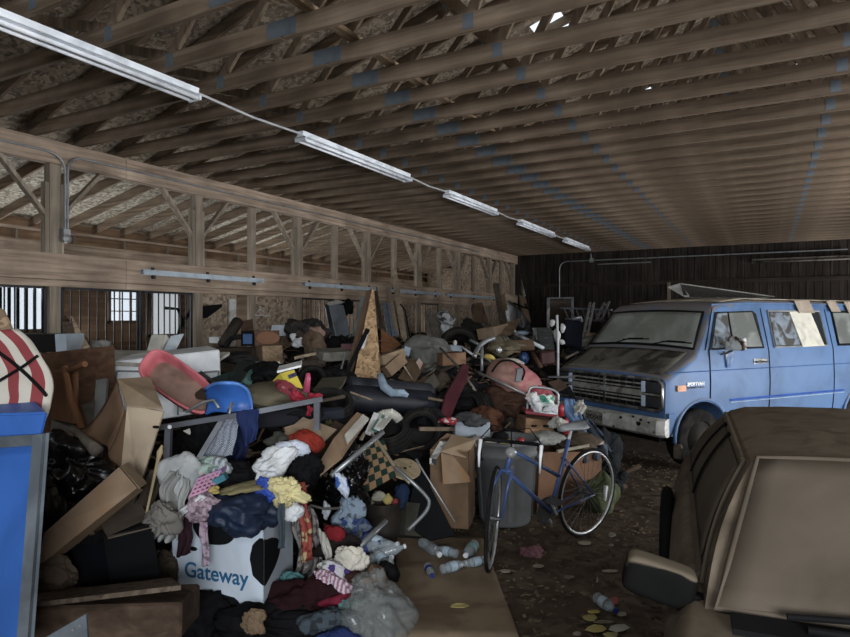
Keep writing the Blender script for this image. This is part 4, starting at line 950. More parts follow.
# fridge / white cabinet on its side
t = cbox('white_chest', 'grey white metal chest with framed door behind the red sled', 'chest', (107, 428, 4.9), (222, 410, 5.3), (110, 362, 4.9), .55, mat('plain', '#c8cdd0', '#a9adaf', rough=.6, scale=3), bevel=.01)
poly('lid', None, None, [(108, 362, 4.86), (208, 366, 5.27), (230, 352, 5.9), (114, 350, 5.6)], .03, whited, parent=t)
for a, b_ in (((117, 371), (178, 372)), ((117, 371), (110, 420)), ((178, 372), (178, 415)), ((186, 374), (219, 371)), ((219, 371), (212, 412)), ((186, 374), (184, 412))):
    za = lambda x: 4.9 + (x - 107) / 115 * .4 - .02
    MB().tube([W(a[0], a[1], za(a[0])), W(b_[0], b_[1], za(b_[0]))], .008, 6).build('door_moulding', mat('plain', '#6d7172', bump=0), t, world=True)
slab('metal_strip_sheet', 'grey metal strip panel left of the white chest', 'panel', (93, 420, 4.5), (104, 418, 4.5), (96, 380, 4.6), .03, mat('metal', '#6f7270', metal=.3))
# things on the ledge
cbox('black_case', 'low black case lying behind the brown tabletop board', 'case', (18, 352, 5.6), (56, 352, 5.7), (18, 334, 5.6), .4, mat('plain', '#161514', bump=.05))
cbox('metal_box', 'small pale blue metal box right of the low black case', 'box', (56, 352, 5.6), (67, 352, 5.6), (53, 334, 5.6), .3, mat('plain', '#8f9ba6', rough=.5))
slab('leaning_board', 'dark brown board leaning left of the pointed chipboard scrap', 'board', (65, 352, 5.8), (79, 352, 5.8), (62, 322, 6.1), .03, mat('wood', '#5a4c3f', axis='z'))
poly('osb_scrap', 'pointed chipboard scrap leaning below the barred stall', 'board', [(71, 315, 6.1), (93, 352, 5.8), (79, 352, 5.8)], .02, mat('osb', '#8f7a64', '#ae977d', scale=40))
blob('dark_cushion', 'dark grey cushion lying below the bars right of the pointed scrap', 'cushion', 100, 347, 24, 14, greyc, 6.2)
t = cbox('sink_unit', 'tipped pale metal sink unit standing on the white chest', 'sink', (146, 351, 5.8), (162, 351, 5.8), (152, 334, 5.9), .25, whited, bevel=.01)
slab('frame', None, None, (163, 351, 5.75), (177, 348, 5.9), (171, 336, 6.0), .03, mat('plain', '#a8b4bd'), parent=t)
# red sled
t = thing('sled', 'pink red plastic sled lying tilted in front of the white chest', 'sled', W(180, 405, 4.3))
sc_, su_, sv_ = W(181, 389, 4.4), W(214, 412, 4.3) - W(150, 367, 4.5), W(193, 370, 4.5) - W(169, 405, 4.3)
sn_ = su_.cross(sv_).normalized()
if sn_.dot(VF) > 0: sn_ = -sn_
def sled(u, v):
    a = u * 2 * PI; e = .5
    ca, sa_ = math.cos(a), math.sin(a); x = math.copysign(abs(ca) ** .7, ca) * .52; y = math.copysign(abs(sa_) ** .6, sa_) * .42 * (1 - .12 * ca)
    prof_ = [(1.04, .085), (1.0, .1), (.95, .09), (.86, .0), (.82, -.01), (.3, -.01), (0, -.01)]
    q = v * (len(prof_) - 1); i = min(int(q), len(prof_) - 2); fr_ = q - i; k = prof_[i][0] + (prof_[i + 1][0] - prof_[i][0]) * fr_; hh = prof_[i][1] + (prof_[i + 1][1] - prof_[i][1]) * fr_
    return sc_ + su_ * x * k + sv_ * y * k + sn_ * hh
MB().grid(sled, 48, 12).build('shell', mat('plain', '#c9646c', '#b6565c', rough=.5, bump=.05), t, world=True, smooth=True, solid=.008)
def sfl(u, v):
    a = u * 2 * PI; ca, sa_ = math.cos(a), math.sin(a); return sc_ + su_ * math.copysign(abs(ca) ** .7, ca) * .43 * v + sv_ * math.copysign(abs(sa_) ** .6, sa_) * .34 * (1 - .12 * ca) * v + sn_ * .008
MB().grid(sfl, 40, 3).build('dirty_floor', mat('plain', '#83685a', '#6b4d40', rough=.9), t, world=True, solid=.01)
MB().box(W(204, 394, 4.15), (.1, .08, .05), Matrix.Rotation(.5, 3, 'X')).build('foot_block', mat('plain', '#3a2c22'), t, world=True, bevel=.01)
# blue shell chair
t = thing('plastic_chair', 'blue plastic shell chair with chrome legs in front of the red sled', 'chair', W(225, 420, 3.95))
def shell(u, v):
    a = u * PI; w_ = 22 + 3 * v; x = 226 - math.cos(a) * w_ - (1 - v) * 0 - v * 6; y = 412 - math.sin(a) ** .5 * 26 * 1 - (1 - v) * 3 if False else None
    return None
bs_ = mat('plain', '#2f66c0', '#2a5cae', rough=.35, bump=.02, scale=3)
def bs(u, v):
    cx = 205 + 42 * u; top = 383 + 7 * abs(u * 2 - 1) ** 3; p = W(cx - v * 5 * (1 - u), top + (32 - 4 * abs(2 * u - 1)) * v, 4.0 - .12 * math.cos((u - .5) * PI) + .0 * v)
    return p + VF * (.10 * math.sin(v * PI * .7))
MB().grid(bs, 16, 14).build('seat_shell', bs_, t, world=True, smooth=True, solid=.015)
MB().tube([bs(k / 12, 0) for k in range(13)] + [bs(1, k / 5) for k in range(1, 6)], .012, 8).build('rim', mat('plain', '#4a7fd0', rough=.3, bump=0), t, world=True, smooth=True)
for pts in ([(186, 412, 3.85), (204, 402, 3.85), (214, 400, 3.85), (219, 408, 3.8)], [(228, 412, 3.85), (232, 403, 3.85), (228, 418, 3.8)]):
    rod('leg', None, None, pts, .009, tubeg, parent=t)
# table frame
t = thing('table_frame', 'overturned grey steel table frame standing over the clothes', 'table frame', W(240, 480, 3.8))
def bar(a, b_, w_=.03, m_=tubed): return MB().beam(W(*a), W(*b_), w_, w_, VF).build('rail', m_, t, world=True)
bar((153, 428.5, 3.75), (238, 415, 3.7)); bar((236, 415.5, 3.7), (322, 399, 3.9))
for a, b_ in (((169, 425, 3.75), (166, 492, 3.6)), ((317, 401, 3.9), (317, 430, 3.9))):
    MB().beam(W(*a), W(*b_), .035, .035, VF).build('leg', tubed, t, world=True)
MB().beam(W(222, 420, 3.72), W(198, 460, 3.6), .03, .015, VF).build('strut', tubed, t, world=True)
MB().lathe([(.012, 0), (.014, .01)], 10, Matrix.Translation(W(169.5, 427, 3.72)) @ VF.to_track_quat('Z', 'Y').to_matrix().to_4x4()).build('screw', white, t, world=True)
drape('zigzag_cloth', 'dark blue cloth with white zigzag pattern hanging under the table frame', 'cloth', [(222, 418, 3.8), (241, 412, 3.8), (232, 455, 3.7), (198, 462, 3.75)], mat('zigzag', '#151d33', '#a9b2bf', bump=0), amp=.01)
drape('navy_cloth', 'dark navy cloth draped over the rail of the table frame', 'cloth', [(236, 411, 3.66), (259, 409, 3.66), (256, 440, 3.66), (246, 447, 3.66)], mat('plain', '#1d2a55', rough=.8, bump=.4), amp=.012, waves=2)
drape('navy_cloth', 'dark navy cloth hanging behind the zigzag cloth', 'cloth', [(215, 425, 3.9), (250, 420, 3.9), (246, 460, 3.9), (225, 462, 3.9)], mat('plain', '#141d3c', rough=.8, bump=.4), amp=.02, waves=2)
poly('white_leaf', 'limp white glove lying in the dark under the table frame', 'glove', [(183, 431, 4.0), (198, 425, 4.0), (201, 431, 4.0), (195, 436, 4.0), (190, 435, 4.0)], .03, whited)
blob('dark_clutter', 'black coat crammed under the table frame', 'coat', 205, 455, 70, 70, blackc, 4.1, amp=.5)
# green crate, pillow, pail
t = cbox('green_crate', 'open dark green plastic crate tipped behind the blue chair', 'crate', (232, 389, 4.9), (256, 388, 5.1), (226, 372, 4.9), .35, mat('plain', '#1c2b29', rough=.5), open_=True)
slab('rim', None, None, (250, 386, 4.85), (264, 365, 5.1), (243, 382, 4.8), .03, mat('plain', '#3c5d58', rough=.5), parent=t)
slab('lid', None, None, (224, 384, 4.85), (243, 384, 4.8), (238, 362, 5.15), .02, mat('plain', '#1b2422', rough=.5), parent=t)
blob('olive_cushion', 'big dusty olive grey cushion under the yellow pail', 'cushion', 272, 395, 66, 28, mat('plain', '#5b5443', '#4d4738', scale=5, bump=.3), 4.45, dep=.7, amp=.12, freq=1)
t = cbox('yellow_pail', 'square yellow detergent pail with a white lid', 'pail', (289, 392, 4.4), (303, 388, 4.5), (281, 373, 4.45), .18, mat('plain', '#c9b637', rough=.5, bump=.05))
slab('lid', None, None, (277, 371, 4.36), (301, 365, 4.48), (279, 366, 4.6), .015, mat('plain', '#cfd3d0', rough=.5, bump=.05), parent=t)
slab('label_panel', 'blue printed label', None, (289, 379, 4.36), (297, 376, 4.4), (288, 375, 4.36), .004, mat('floral', '#3b3f55', '#8a8f9d', scale=60), parent=t)
blob('red_umbrella', 'folded dusty red umbrella lying against the yellow pail', 'umbrella', 288, 390, 28, 13, mat('floral', '#7c2f38', '#8d5a58', scale=40), 4.25, dep=.1, amp=.2, tilt=-35)
for i, (px, py, w, h) in enumerate(((298, 398, 14, 12), (315, 397, 12, 8), (309, 411, 5, 10))):
    blob('red_fabric_flower', ('larger', 'right', 'small hanging')[i] + ' crumpled red fabric flower below the yellow pail', 'fabric flower', px, py, w, h, mat('plain', '#a32a3a', '#7a1f2c', scale=30, bump=.5), 4.2, amp=.9, seed=i)
rod('pink_bottle', 'slim pink bottle standing right of the yellow pail', 'bottle', [(306, 392, 4.4), (308, 378, 4.4), (308, 373, 4.4)], [.026, .02, .014], mat('plain', '#b03f60', rough=.4, bump=.1))
blob('dark_jacket', 'dark jacket bundled behind the yellow pail', 'jacket', 268, 376, 40, 22, blackc, 5.0, amp=.6)
cbox('navy_suitcase', 'dark navy suitcase lying under the right end of the table frame', 'suitcase', (317, 424, 4.4), (347, 420, 4.6), (315, 410, 4.4), .4, mat('plain', '#1c2029', rough=.7), bevel=.02)
cbox('black_chest', 'long black trunk under the rail of the table frame', 'trunk', (252, 430, 4.2), (314, 424, 4.3), (252, 412, 4.2), .4, mat('plain', '#17191f', rough=.7), bevel=.01)
cbox('carton_flat', 'small tan carton behind the red cap', 'box', (288, 447, 3.95), (322, 436, 4.05), (292, 425, 4.1), .12, cardl)
slab('tan_card', 'tan cardboard sheet behind the red cap', 'cardboard', (283, 434, 4.0), (318, 447, 3.95), (303, 417, 4.2), .01, cardl)
blob('green_plant', 'dry greenish plant stuck beside the tan cardboard sheet', 'plant', 332, 435, 22, 30, mat('plain', '#3b3a25', bump=.6), 4.4, amp=.9, freq=4)
# ---- middle of the picture
# Gateway carton, cow spotted
t = thing('computer_carton', 'white cow spotted carton overflowing with clothes, blue lettering', 'box', W(236, 612, 3.75))
zl_, zr_, zb_ = 3.62, 3.42, 3.75
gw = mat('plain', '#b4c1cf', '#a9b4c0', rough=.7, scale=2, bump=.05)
A = W(172, 590, zl_); Bq = W(264, 614, zr_); Ct = W(172, 517, zl_); v_ = Vector((0, 0, Ct.z - A.z)); A = Vector((A.x, A.y, A.z)); u_ = Bq - A; u_.z = 0; 
A.z = W(172, 597, zl_).z; v_.z = W(172, 519, zl_).z - A.z
side = W(293, 560, 3.85) - Bq; side.z = 0
dl = -VU * .06
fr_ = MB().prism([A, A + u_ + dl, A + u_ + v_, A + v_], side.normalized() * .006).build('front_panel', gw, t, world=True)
MB().prism([A + u_ + dl, A + u_ + side - dl * .5, A + u_ + side + v_ * 1.05, A + u_ + v_], -u_.normalized() * .006).build('side_panel', mat('plain', '#9aa4ae', '#8d97a1', rough=.7, scale=2, bump=.05), t, world=True)  # dimmer light on this side put into a darker panel colour
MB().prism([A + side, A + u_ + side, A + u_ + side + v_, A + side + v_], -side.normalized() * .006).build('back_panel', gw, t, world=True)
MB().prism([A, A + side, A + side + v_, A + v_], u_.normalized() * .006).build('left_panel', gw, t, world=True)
MB().prism([A + dl * 0, A + u_, A + u_ + side, A + side], VU * .006).build('bottom_panel', gw, t, world=True)
U1 = u_.length; H1 = v_.length; un = u_.normalized(); sn2 = side.normalized(); S1 = side.length
def spot(parent, pts, O, ux, nrm, nm_='black_spot'):
    P0 = [O + ux * a + VU * b_ for a, b_ in pts]; MB().prism([p + nrm * .001 for p in P0], nrm * .002).build(nm_, mat('plain', '#101114', rough=.7, bump=.05), parent, world=True)
def wob(cx, cz, rx, rz, sd, n=28, a=.1): 
    return [(cx + rx * math.cos(q) * (1 + a * noise.noise(Vector((math.cos(q) * 1.5, math.sin(q) * 1.5, sd)))), cz + rz * math.sin(q) * (1 + a * noise.noise(Vector((math.cos(q) * 1.5, math.sin(q) * 1.5, sd + 5))))) for q in [2 * PI * k / n for k in range(n)]]
clampz = lambda pts, lo, hi, x0=0, x1=9: [(min(max(x, x0), x1), min(max(z, lo), hi)) for x, z in pts]
spot(t, clampz(wob(U1 * .48, H1 * .97, .15, .1, 3), 0, H1 - .003), A, un, -sn2)
spot(t, clampz(wob(U1 * .99, H1 * .63, .085, .125, 9, a=.3), 0, H1 - .003, 0, U1), A, un, -sn2)
spot(t, clampz(wob(S1 * -.02, H1 * .62, .2, .125, 9, a=.3), 0, H1 - .003, 0), A + u_, sn2, un)
spot(t, clampz(wob(U1 * .45, -.02, .22, .1, 13, a=.3), .0, 9, 0.02, U1), A, un, -sn2)
spot(t, clampz(wob(U1 * .24, H1 * .66, .03, .012, 3), 0, 9), A, un, -sn2)
ang = math.atan2(un.y, un.x)
tx = text('Gateway', .122, 'lettering', mat('plain', '#1f5a85', rough=.7, bump=0), t, (0, 0, 0), (0, 0, 0), .001, .0016, .98)
tp = A + un * U1 * .49 + VU * H1 * .38 - sn2 * .003
tx.location = wm(t).inverted() @ tp; tx.rotation_euler = (PI / 2, 0, ang)
# clothes in the carton
blob('navy_garment', 'dark navy nylon garment heaped in the middle of the white carton', 'garment', 246, 508, 66, 42, mat('plain', '#15233b', rough=.55, bump=.3), 3.55, dep=.5, amp=.4, freq=1.5)
blob('blue_cloth', 'royal blue cloth on top of the navy garment', 'cloth', 266, 489, 26, 22, mat('plain', '#1e3fa0', rough=.6, bump=.4), 3.5, amp=.5)
blob('yellow_cloth', 'pale yellow ruffled cloth beside the royal blue cloth', 'cloth', 288, 492, 32, 26, mat('plain', '#c9bd86', '#b5a871', scale=12, bump=.8), 3.45, amp=.7, freq=3)
blob('khaki_cloth', 'khaki rolled cloth lying on the black shirt in the carton', 'cloth', 245, 488, 44, 8, mat('plain', '#7d7350'), 3.5, amp=.4, tilt=8)
blob('white_shirt', 'rumpled white shirt on top of the clothes heap', 'shirt', 272, 462, 44, 26, white, 3.65, amp=.45, tilt=28)
blob('white_shirt', 'white and pale blue shirt below the red cap', 'shirt', 291, 452, 36, 24, mat('plain', '#c4cbd8', '#a3aec2', scale=5, bump=.5), 3.7, amp=.35)
blob('red_beanie', 'bright red cloth cap on top of the clothes heap', 'cap', 306, 441, 34, 22, mat('plain', '#84261b', rough=.8, bump=.3), 3.8, amp=.25, tilt=-20)
blob('olive_sock', 'dark olive sock lying left of the red cap', 'sock', 280, 440, 24, 16, mat('plain', '#3b3a33', bump=.6), 3.8, amp=.5)
blob('black_shirt', 'black shirt lying right under the red cap', 'shirt', 305, 468, 36, 34, blackc, 3.7, amp=.4)
blob('black_shirt', 'black shirt bunched under the royal blue cloth', 'shirt', 232, 480, 50, 34, blackc, 3.65, amp=.4)
blob('white_sheet', 'light grey bed sheet heaped left of the white carton', 'sheet', 181, 478, 40, 52, mat('plain', '#a0a4a5', '#868a8b', scale=4, bump=.5), 3.55, amp=.3, tilt=-20)
drape('white_sheet', 'lower end of a grey sheet hanging down between crates and carton', 'sheet', [(168, 470, 3.45), (190, 480, 3.45), (178, 540, 3.4), (154, 538, 3.4)], mat('plain', '#8f918e', '#7b7d79', bump=.5), amp=.04, waves=3)
blob('grey_cloth', 'dull grey cloth bunched above the right black crate', 'cloth', 162, 522, 32, 34, mat('plain', '#6d6a64', bump=.5), 3.3, amp=.6)
blob('patterned_sheet', 'pale green and pink printed cloth above the pink basket', 'cloth', 207, 471, 40, 26, mat('floral', '#8fa59b', '#a78e8e', scale=26), 3.6, amp=.4)
blob('striped_cloth', 'grey and white striped cloth right of the printed cloth', 'cloth', 221, 472, 24, 22, mat('stripe', '#9aa3a8', '#6a7075', axis='x', scale=12), 3.58, amp=.4)
# pink basket: woven strips with real gaps
t = thing('plastic_basket', 'pink lattice plastic basket on the left side of the carton', 'basket', W(201, 488, 3.4))
A_, B_, C_ = W(187, 489, 3.38), W(192, 500, 3.3), W(198, 476, 3.45); D_ = B_ + (W(217, 487, 3.35) - W(196, 499, 3.3)); uu, vv = W(214, 487, 3.4) - W(191, 496, 3.35), W(197, 477, 3.45) - W(189, 494, 3.36)
O_ = W(190, 497, 3.33); b = MB(); nn3 = uu.cross(vv).normalized()
for k in range(6): b.hexa(O_ + uu * k / 5 - uu * .03, uu * .07, vv, nn3 * .006)
for k in range(5): b.hexa(O_ + vv * k / 4 - vv * .04, uu, vv * .1, nn3 * .006)
b.build('lattice', mat('plain', '#c78fb0', rough=.4, bump=0), t, world=True)
MB().tube([O_ + vv, O_ + vv + uu * 1.0, O_ + vv + uu + VF * .15, O_ + vv + VF * .15], .01, 6, True).build('rim', mat('plain', '#8c6aa8', rough=.4, bump=0), t, world=True)
cbox('teal_packet', 'small teal packet right of the pink basket', 'packet', (214, 486, 3.4), (226, 480, 3.4), (212, 480, 3.4), .05, mat('plain', '#2c6c7c', rough=.5))
blob('yellow_scrap', 'small crumpled ochre paper at the corner of the pink basket', 'paper', 214, 490, 12, 7, mat('plain', '#a8924f'), 3.35, amp=.5)
blob('pink_blouse', 'speckled pink grey blouse hanging over the left rim of the carton', 'blouse', 202, 507, 34, 30, mat('floral', '#9a8490', '#7e6b75', scale=50), 3.42, amp=.4)
drape('white_cord_cloth', 'white twisted strap lying across the left carton rim', 'strap', [(172, 517, 3.4), (176, 521, 3.38), (206, 497, 3.36), (200, 494, 3.38)], white, amp=.008, waves=1)
drape('maroon_cloth', 'dark maroon sleeve hanging down the left front of the carton', 'sleeve', [(179, 512, 3.42), (192, 510, 3.40), (190, 553, 3.47), (178, 557, 3.5)], mat('plain', '#2e1a22', bump=.4), amp=.012, waves=2, th=.012)
drape('pink_ribbon', 'thin pink scarf hanging over the front of the carton lettering', 'scarf', [(200, 522, 3.36), (207, 522, 3.36), (209, 566, 3.41), (203, 566, 3.43)], mat('floral', '#a38f9f', '#8c7386', scale=50), amp=.008, waves=1, th=.01)
drape('grey_strap', 'dark grey strap hanging over the right corner of the carton', 'strap', [(278, 505, 3.38), (285, 503, 3.4), (284, 548, 3.38), (279, 548, 3.37)], mat('plain', '#39434c', bump=.4), amp=.006, waves=1, th=.01)
blob('white_cloth', 'white cotton cloth at the right rim of the carton', 'cloth', 292, 512, 22, 20, white, 3.5, amp=.5)
drape('floral_dress', 'grey floral dress hanging down the right side of the carton', 'dress', [(297, 505, 3.75), (314, 508, 3.7), (327, 583, 3.75), (297, 580, 3.78)], mat('floral', '#7d7774', '#4f4a4b', scale=40), amp=.05, waves=4, th=.01)
drape('braided_scarf', 'red and yellow patterned scarf hanging beside the floral dress', 'scarf', [(296, 484, 3.6), (304, 482, 3.6), (312, 560, 3.5), (304, 562, 3.52)], mat('floral', '#8a3b33', '#9b8a5f', scale=45), amp=.02, waves=1, th=.02)
# heap of clothes right of the carton and in the foreground
H_ = [('maroon_blanket', 'dark maroon blanket heaped in front of the carton', 'blanket', 316, 600, 84, 40, mat('plain', '#240d11', bump=.5), 3.5, 0),
      ('black_coat', 'black coat lying in the lowest part of the clothes heap', 'coat', 270, 626, 110, 40, blackc, 3.4, 0),
      ('crimson_cloth', 'crimson cloth edge beside the clear plastic bag', 'cloth', 335, 603, 34, 14, mat('plain', '#6d1a2c', bump=.4), 3.45, 20),
      ('teal_cloth', 'small teal cloth beside the clear plastic bag', 'cloth', 347, 605, 20, 12, mat('plain', '#4d7f80', bump=.4), 3.42, 20),
      ('grey_print_shirt', 'dark grey printed shirt left of the clear plastic bag', 'shirt', 328, 622, 52, 26, mat('floral', '#3a444c', '#262b30', scale=30), 3.3, 10),
      ('navy_towel', 'dark navy towel at the bottom picture edge left of the clear bag', 'towel', 338, 638, 40, 18, mat('plain', '#1d2a58'), 3.2, 0),
      ('teal_sock', 'small teal cloth right beside the corner of the carton', 'cloth', 293, 577, 20, 12, mat('plain', '#3f6a6c'), 3.6, 0),
      ('striped_blouse', 'pink and white striped blouse right of the maroon blanket', 'blouse', 337, 584, 44, 14, mat('stripe', '#b0a4ac', '#8a5f74', axis='x', scale=14), 3.5, -30),
      ('purple_print_cloth', 'white cloth with purple print below the cream towel', 'cloth', 338, 572, 30, 16, mat('floral', '#a9a6ac', '#3f2f6a', scale=26), 3.55, -25),
      ('cream_towel', 'cream white towel bunched beside the plastic bottles', 'towel', 350, 561, 34, 26, mat('plain', '#bdb8aa', '#a8a294', bump=.4), 3.6, 10),
      ('white_print_cloth', 'crumpled white newsprint left of the cream towel', 'paper', 328, 566, 20, 14, mat('floral', '#a9a8a0', '#6d7a84', scale=40), 3.6, 0),
      ('dark_brown_cloth', 'dark brown cloth below the cream towel', 'cloth', 352, 580, 34, 16, mat('plain', '#33201a'), 3.55, 10),
      ('red_cloth', 'dark red cloth above the cream towel', 'cloth', 337, 536, 24, 20, mat('plain', '#74181f', bump=.5), 3.75, -20),
      ('black_trousers', 'black trousers lying over the red cloth', 'trousers', 335, 550, 50, 26, mat('plain', '#1b1515'), 3.75, 0),
      ('white_strap', 'pale grey twisted strap between the dress and the red cloth', 'strap', 326, 546, 8, 32, whited, 3.65, 15),
      ('brown_paper_bag', 'crumpled brown paper bag under the corner of the carton', 'paper bag', 254, 622, 24, 24, mat('plain', '#6b5843', bump=.5), 3.2, 20),
      ('brown_rag', 'dark brown rag under the middle of the carton', 'rag', 229, 622, 30, 26, mat('plain', '#3d3226', bump=.5), 3.5, 0),
      ('black_cloth', 'black cloth under the left corner of the carton', 'cloth', 200, 620, 60, 44, mat('plain', '#0b0b0e'), 3.5, 0),
      ('brown_rag', 'brown rag between the right black crate and the carton', 'rag', 166, 572, 22, 40, mat('plain', '#3b3329'), 3.6, 0),
      ('clothes_bundle', 'dark patterned clothes bundle right of the black garbage bag', 'clothes', 350, 520, 34, 30, mat('floral', '#3b4a6d', '#55606d', scale=20), 4.0, 0)]
for (n_m, l, c_, px, py, w, h, m_, z, tl) in H_: blob(n_m, l, c_, px, py, w, h, m_, z, dep=max(w, h) * z / FPX * .42, amp=.5, tilt=tl)
poly('felt_hat', 'small brown pointed felt hat right of the cream towel', 'hat', [(372, 564, 3.6), (382, 583, 3.5), (380, 586, 3.5), (360, 582, 3.5)], .08, mat('plain', '#6b4e38'))
blob('black_hat', 'black cap between the felt hat and the bottle heap', 'cap', 386, 574, 26, 24, blackc, 3.8, amp=.3)
# clear plastic bag
blob('clear_bag', 'large crumpled clear plastic bag on the floor at the bottom', 'plastic bag', 378, 618, 76, 58, glassy('bagfilm', '#868c8b', .34, .2), 3.35, dep=.4, amp=.3, freq=1.5, sub=5)
blob('clear_bag', 'upper handle part of a grey plastic bag beside the cream towel', 'plastic bag', 368, 592, 40, 34, glassy('bagfilm2', '#868a88', .42, .25), 3.45, dep=.25, amp=.6, freq=2.2)
blob('garbage_bag', 'torn glossy black garbage bag under the slanting aluminium tube', 'bag', 347, 488, 38, 56, mat('plain', '#09090b', rough=.25, bump=.6), 4.0, amp=.6, freq=2.2)
blob('garbage_bag', 'black garbage bag over the chequered lawn chair', 'bag', 352, 464, 22, 40, mat('plain', '#17181b', rough=.25, bump=.6), 4.1, amp=.6, freq=2.2)
blob('white_blue_packet', 'white and blue packet stuck in the torn black garbage bag', 'packet', 342, 484, 12, 22, mat('floral', '#b4c0d4', '#3a5fa8', scale=16), 3.8, amp=.4, tilt=25)
blob('clear_packet', 'crumpled blue and clear wrappers below the garbage bag', 'wrapper', 347, 512, 24, 28, mat('floral', '#6f7f90', '#2a3a66', scale=30), 3.9, amp=.7)
blob('clear_packet', 'small white label scraps below the garbage bag', 'wrapper', 326, 510, 8, 16, mat('plain', '#9aa0a8'), 3.8, amp=.5)
# cardboard sheets standing
poly('cardboard_board', 'long tan cardboard panel slanting up right of the red cap', 'cardboard', [(305, 486, 3.75), (341, 457, 3.85), (348, 441, 3.95), (368, 417, 4.3), (357, 412, 4.35), (334, 438, 4.0)], .015, card)
poly('cardboard_board', 'white edged cardboard strip beside the long slanting panel', 'cardboard', [(348, 443, 3.9), (369, 419, 4.25), (363, 414, 4.28), (345, 434, 3.95)], .015, whited)
t = slab('cardboard_board', 'narrow tan cardboard strip leaning over the slanting panel', 'cardboard', (332, 470, 3.9), (336, 473, 3.9), (362, 414, 4.5), .02, mat('plain', '#9e8b6f'))
t = slab('dark_board', 'dark board slanting behind the cardboard panels', 'board', (300, 470, 4.0), (335, 420, 4.3), (316, 480, 3.95), .02, mat('wood', '#33271e'))
# books / magazines and corrugated hose
for i in range(5):
    slab('magazine', ('lowest', 'second', 'middle', 'fourth', 'topmost')[i] + ' of the white magazines fanned beside the corrugated hose', 'magazine', (365 + i * 3, 432 - i * 1.5, 4.5), (370 + i * 3.2, 434 - i * 1.5, 4.48), (374 + i * 3, 412 + i * .8, 4.7), .015, (white, whited, mat('plain', '#4c7466'))[i % 3], 'magazines beside the hose')
hs_ = MB(); pts = [(377, 418), (384, 414), (391, 413), (397, 417), (400, 421)]; Q = []
for i in range(len(pts) - 1):
    for k in range(10): Q.append(W(pts[i][0] + (pts[i + 1][0] - pts[i][0]) * k / 10, pts[i][1] + (pts[i + 1][1] - pts[i][1]) * k / 10, 4.75))
hs_.tube(Q, [.03 if k % 2 else .036 for k in range(len(Q))], 10)
tag(hs_.build('vent_hose', mat('plain', '#b8b7ab', bump=.1)), 'short white corrugated hose lying on a dark tire', 'hose')
# lawn chair with chequered webbing
t = thing('lawn_chair', 'folded tube lawn chair with green and brown chequered webbing', 'chair', W(370, 500, 4.2))
ck = mat('check', '#8a6c4d', '#1c3129', scale=7, axis='uv', bump=0)
P_ = [W(350, 447, 4.5), W(384, 440, 4.5), W(396, 476, 4.3), W(349, 502, 4.1)]
MB().grid(lambda u, v: P_[0].lerp(P_[1], u).lerp(P_[3].lerp(P_[2], u), v), 6, 6, uv=True).build('webbing', ck, t, world=True, solid=.008)
rod('tube_frame', None, None, [(361, 440, 4.55), (365, 433, 4.6), (371, 433, 4.6), (378, 442, 4.5), (395, 467, 4.3), (410, 483, 4.2)], .013, mat('metal', '#9a8a72', rough=.5, metal=.3), parent=t, smoothcurve=True)
rod('tube_frame', None, None, [(395, 467, 4.28), (410, 480, 4.2), (426, 496, 4.2), (429, 504, 4.2), (424, 514, 4.2), (408, 530, 4.2)], .013, tubeg, parent=t, smoothcurve=True)
rod('aluminium_tube', 'thick aluminium tube slanting across the black garbage bag', 'tube', [(331, 476, 3.8), (383, 432, 4.1)], .017, tubeg)
rod('aluminium_tube', 'short aluminium tube sticking out above the bottle heap', 'tube', [(353, 553, 3.75), (386, 521, 4.0)], .019, tubeg)
rod('dark_wire', 'thin dark cord crossing the black garbage bag', 'cord', [(310, 505, 3.75), (325, 509, 3.75), (340, 508, 3.75)], .008, mat('plain', '#4b4a45'))
# reel disc
M_ = Matrix.Translation(W(405, 469, 4.75)) @ (VU * .9 - VF * .45 + VR * .15).to_track_quat('Z', 'Y').to_matrix().to_4x4()
t = MB().lathe([(.115, -.008), (.12, 0), (.115, .008)], 32, M_).build('cable_reel', mat('wood', '#a89573', '#b5a382')); tag(t, 'pale round wooden reel disc left of the labelled cardboard box', 'reel')
hm = MB()
for dx, dy, r_ in ((0, 0, .012), (.04, .01, .006), (-.035, .01, .006), (.06, .05, .005)): hm.lathe([(r_, .0082), (r_, .0095)], 12, M_ @ Matrix.Translation((dx, dy, 0)))
hm.build('holes', blackc, t, world=True)
# pot with junk
t = thing('metal_tub', 'round dark metal tub filled with small junk', 'tub', W(382, 545, 4.3))
M_ = Matrix.Translation(W(383, 540, 4.4))
MB().lathe([(.0, 0), (.10, .0), (.12, .1), (.122, .27), (.126, .275), (.116, .27), (.11, .1), (.0, .02)], 30, M_, cap=False).build('wall', mat('metal', '#2b2620', '#3b2f25', rough=.7, metal=.4), t, world=True, smooth=True)
for i, (px, py, w, h, c_) in enumerate(((378, 496, 14, 11, '#8a8574'), (388, 500, 10, 12, '#9a8a4b'), (370, 503, 10, 8, '#5d5548'), (395, 504, 8, 12, '#7a2d34'), (384, 512, 10, 6, '#a08a80'))):
    blob('tub_junk', ('pale round lid', 'yellowish plastic toy', 'grey brown lump', 'red plastic piece', 'pinkish lump')[i] + ' lying in the round metal tub', ('lid', 'toy', 'lump', 'plastic piece', 'lump')[i], px, py, w * .9, h * .9, mat('plain', c_), 4.4, dep=.06, amp=.3)
cbox('grey_bin', 'dim grey waste bin tipped right of the round metal tub', 'bin', (405, 535, 4.6), (440, 538, 4.8), (408, 502, 4.7), .25, mat('plain', '#3b3a33'))
blob('blue_rag', 'dark blue rag right of the round metal tub', 'rag', 401, 497, 18, 22, mat('plain', '#1b2c48'), 4.7, amp=.5)
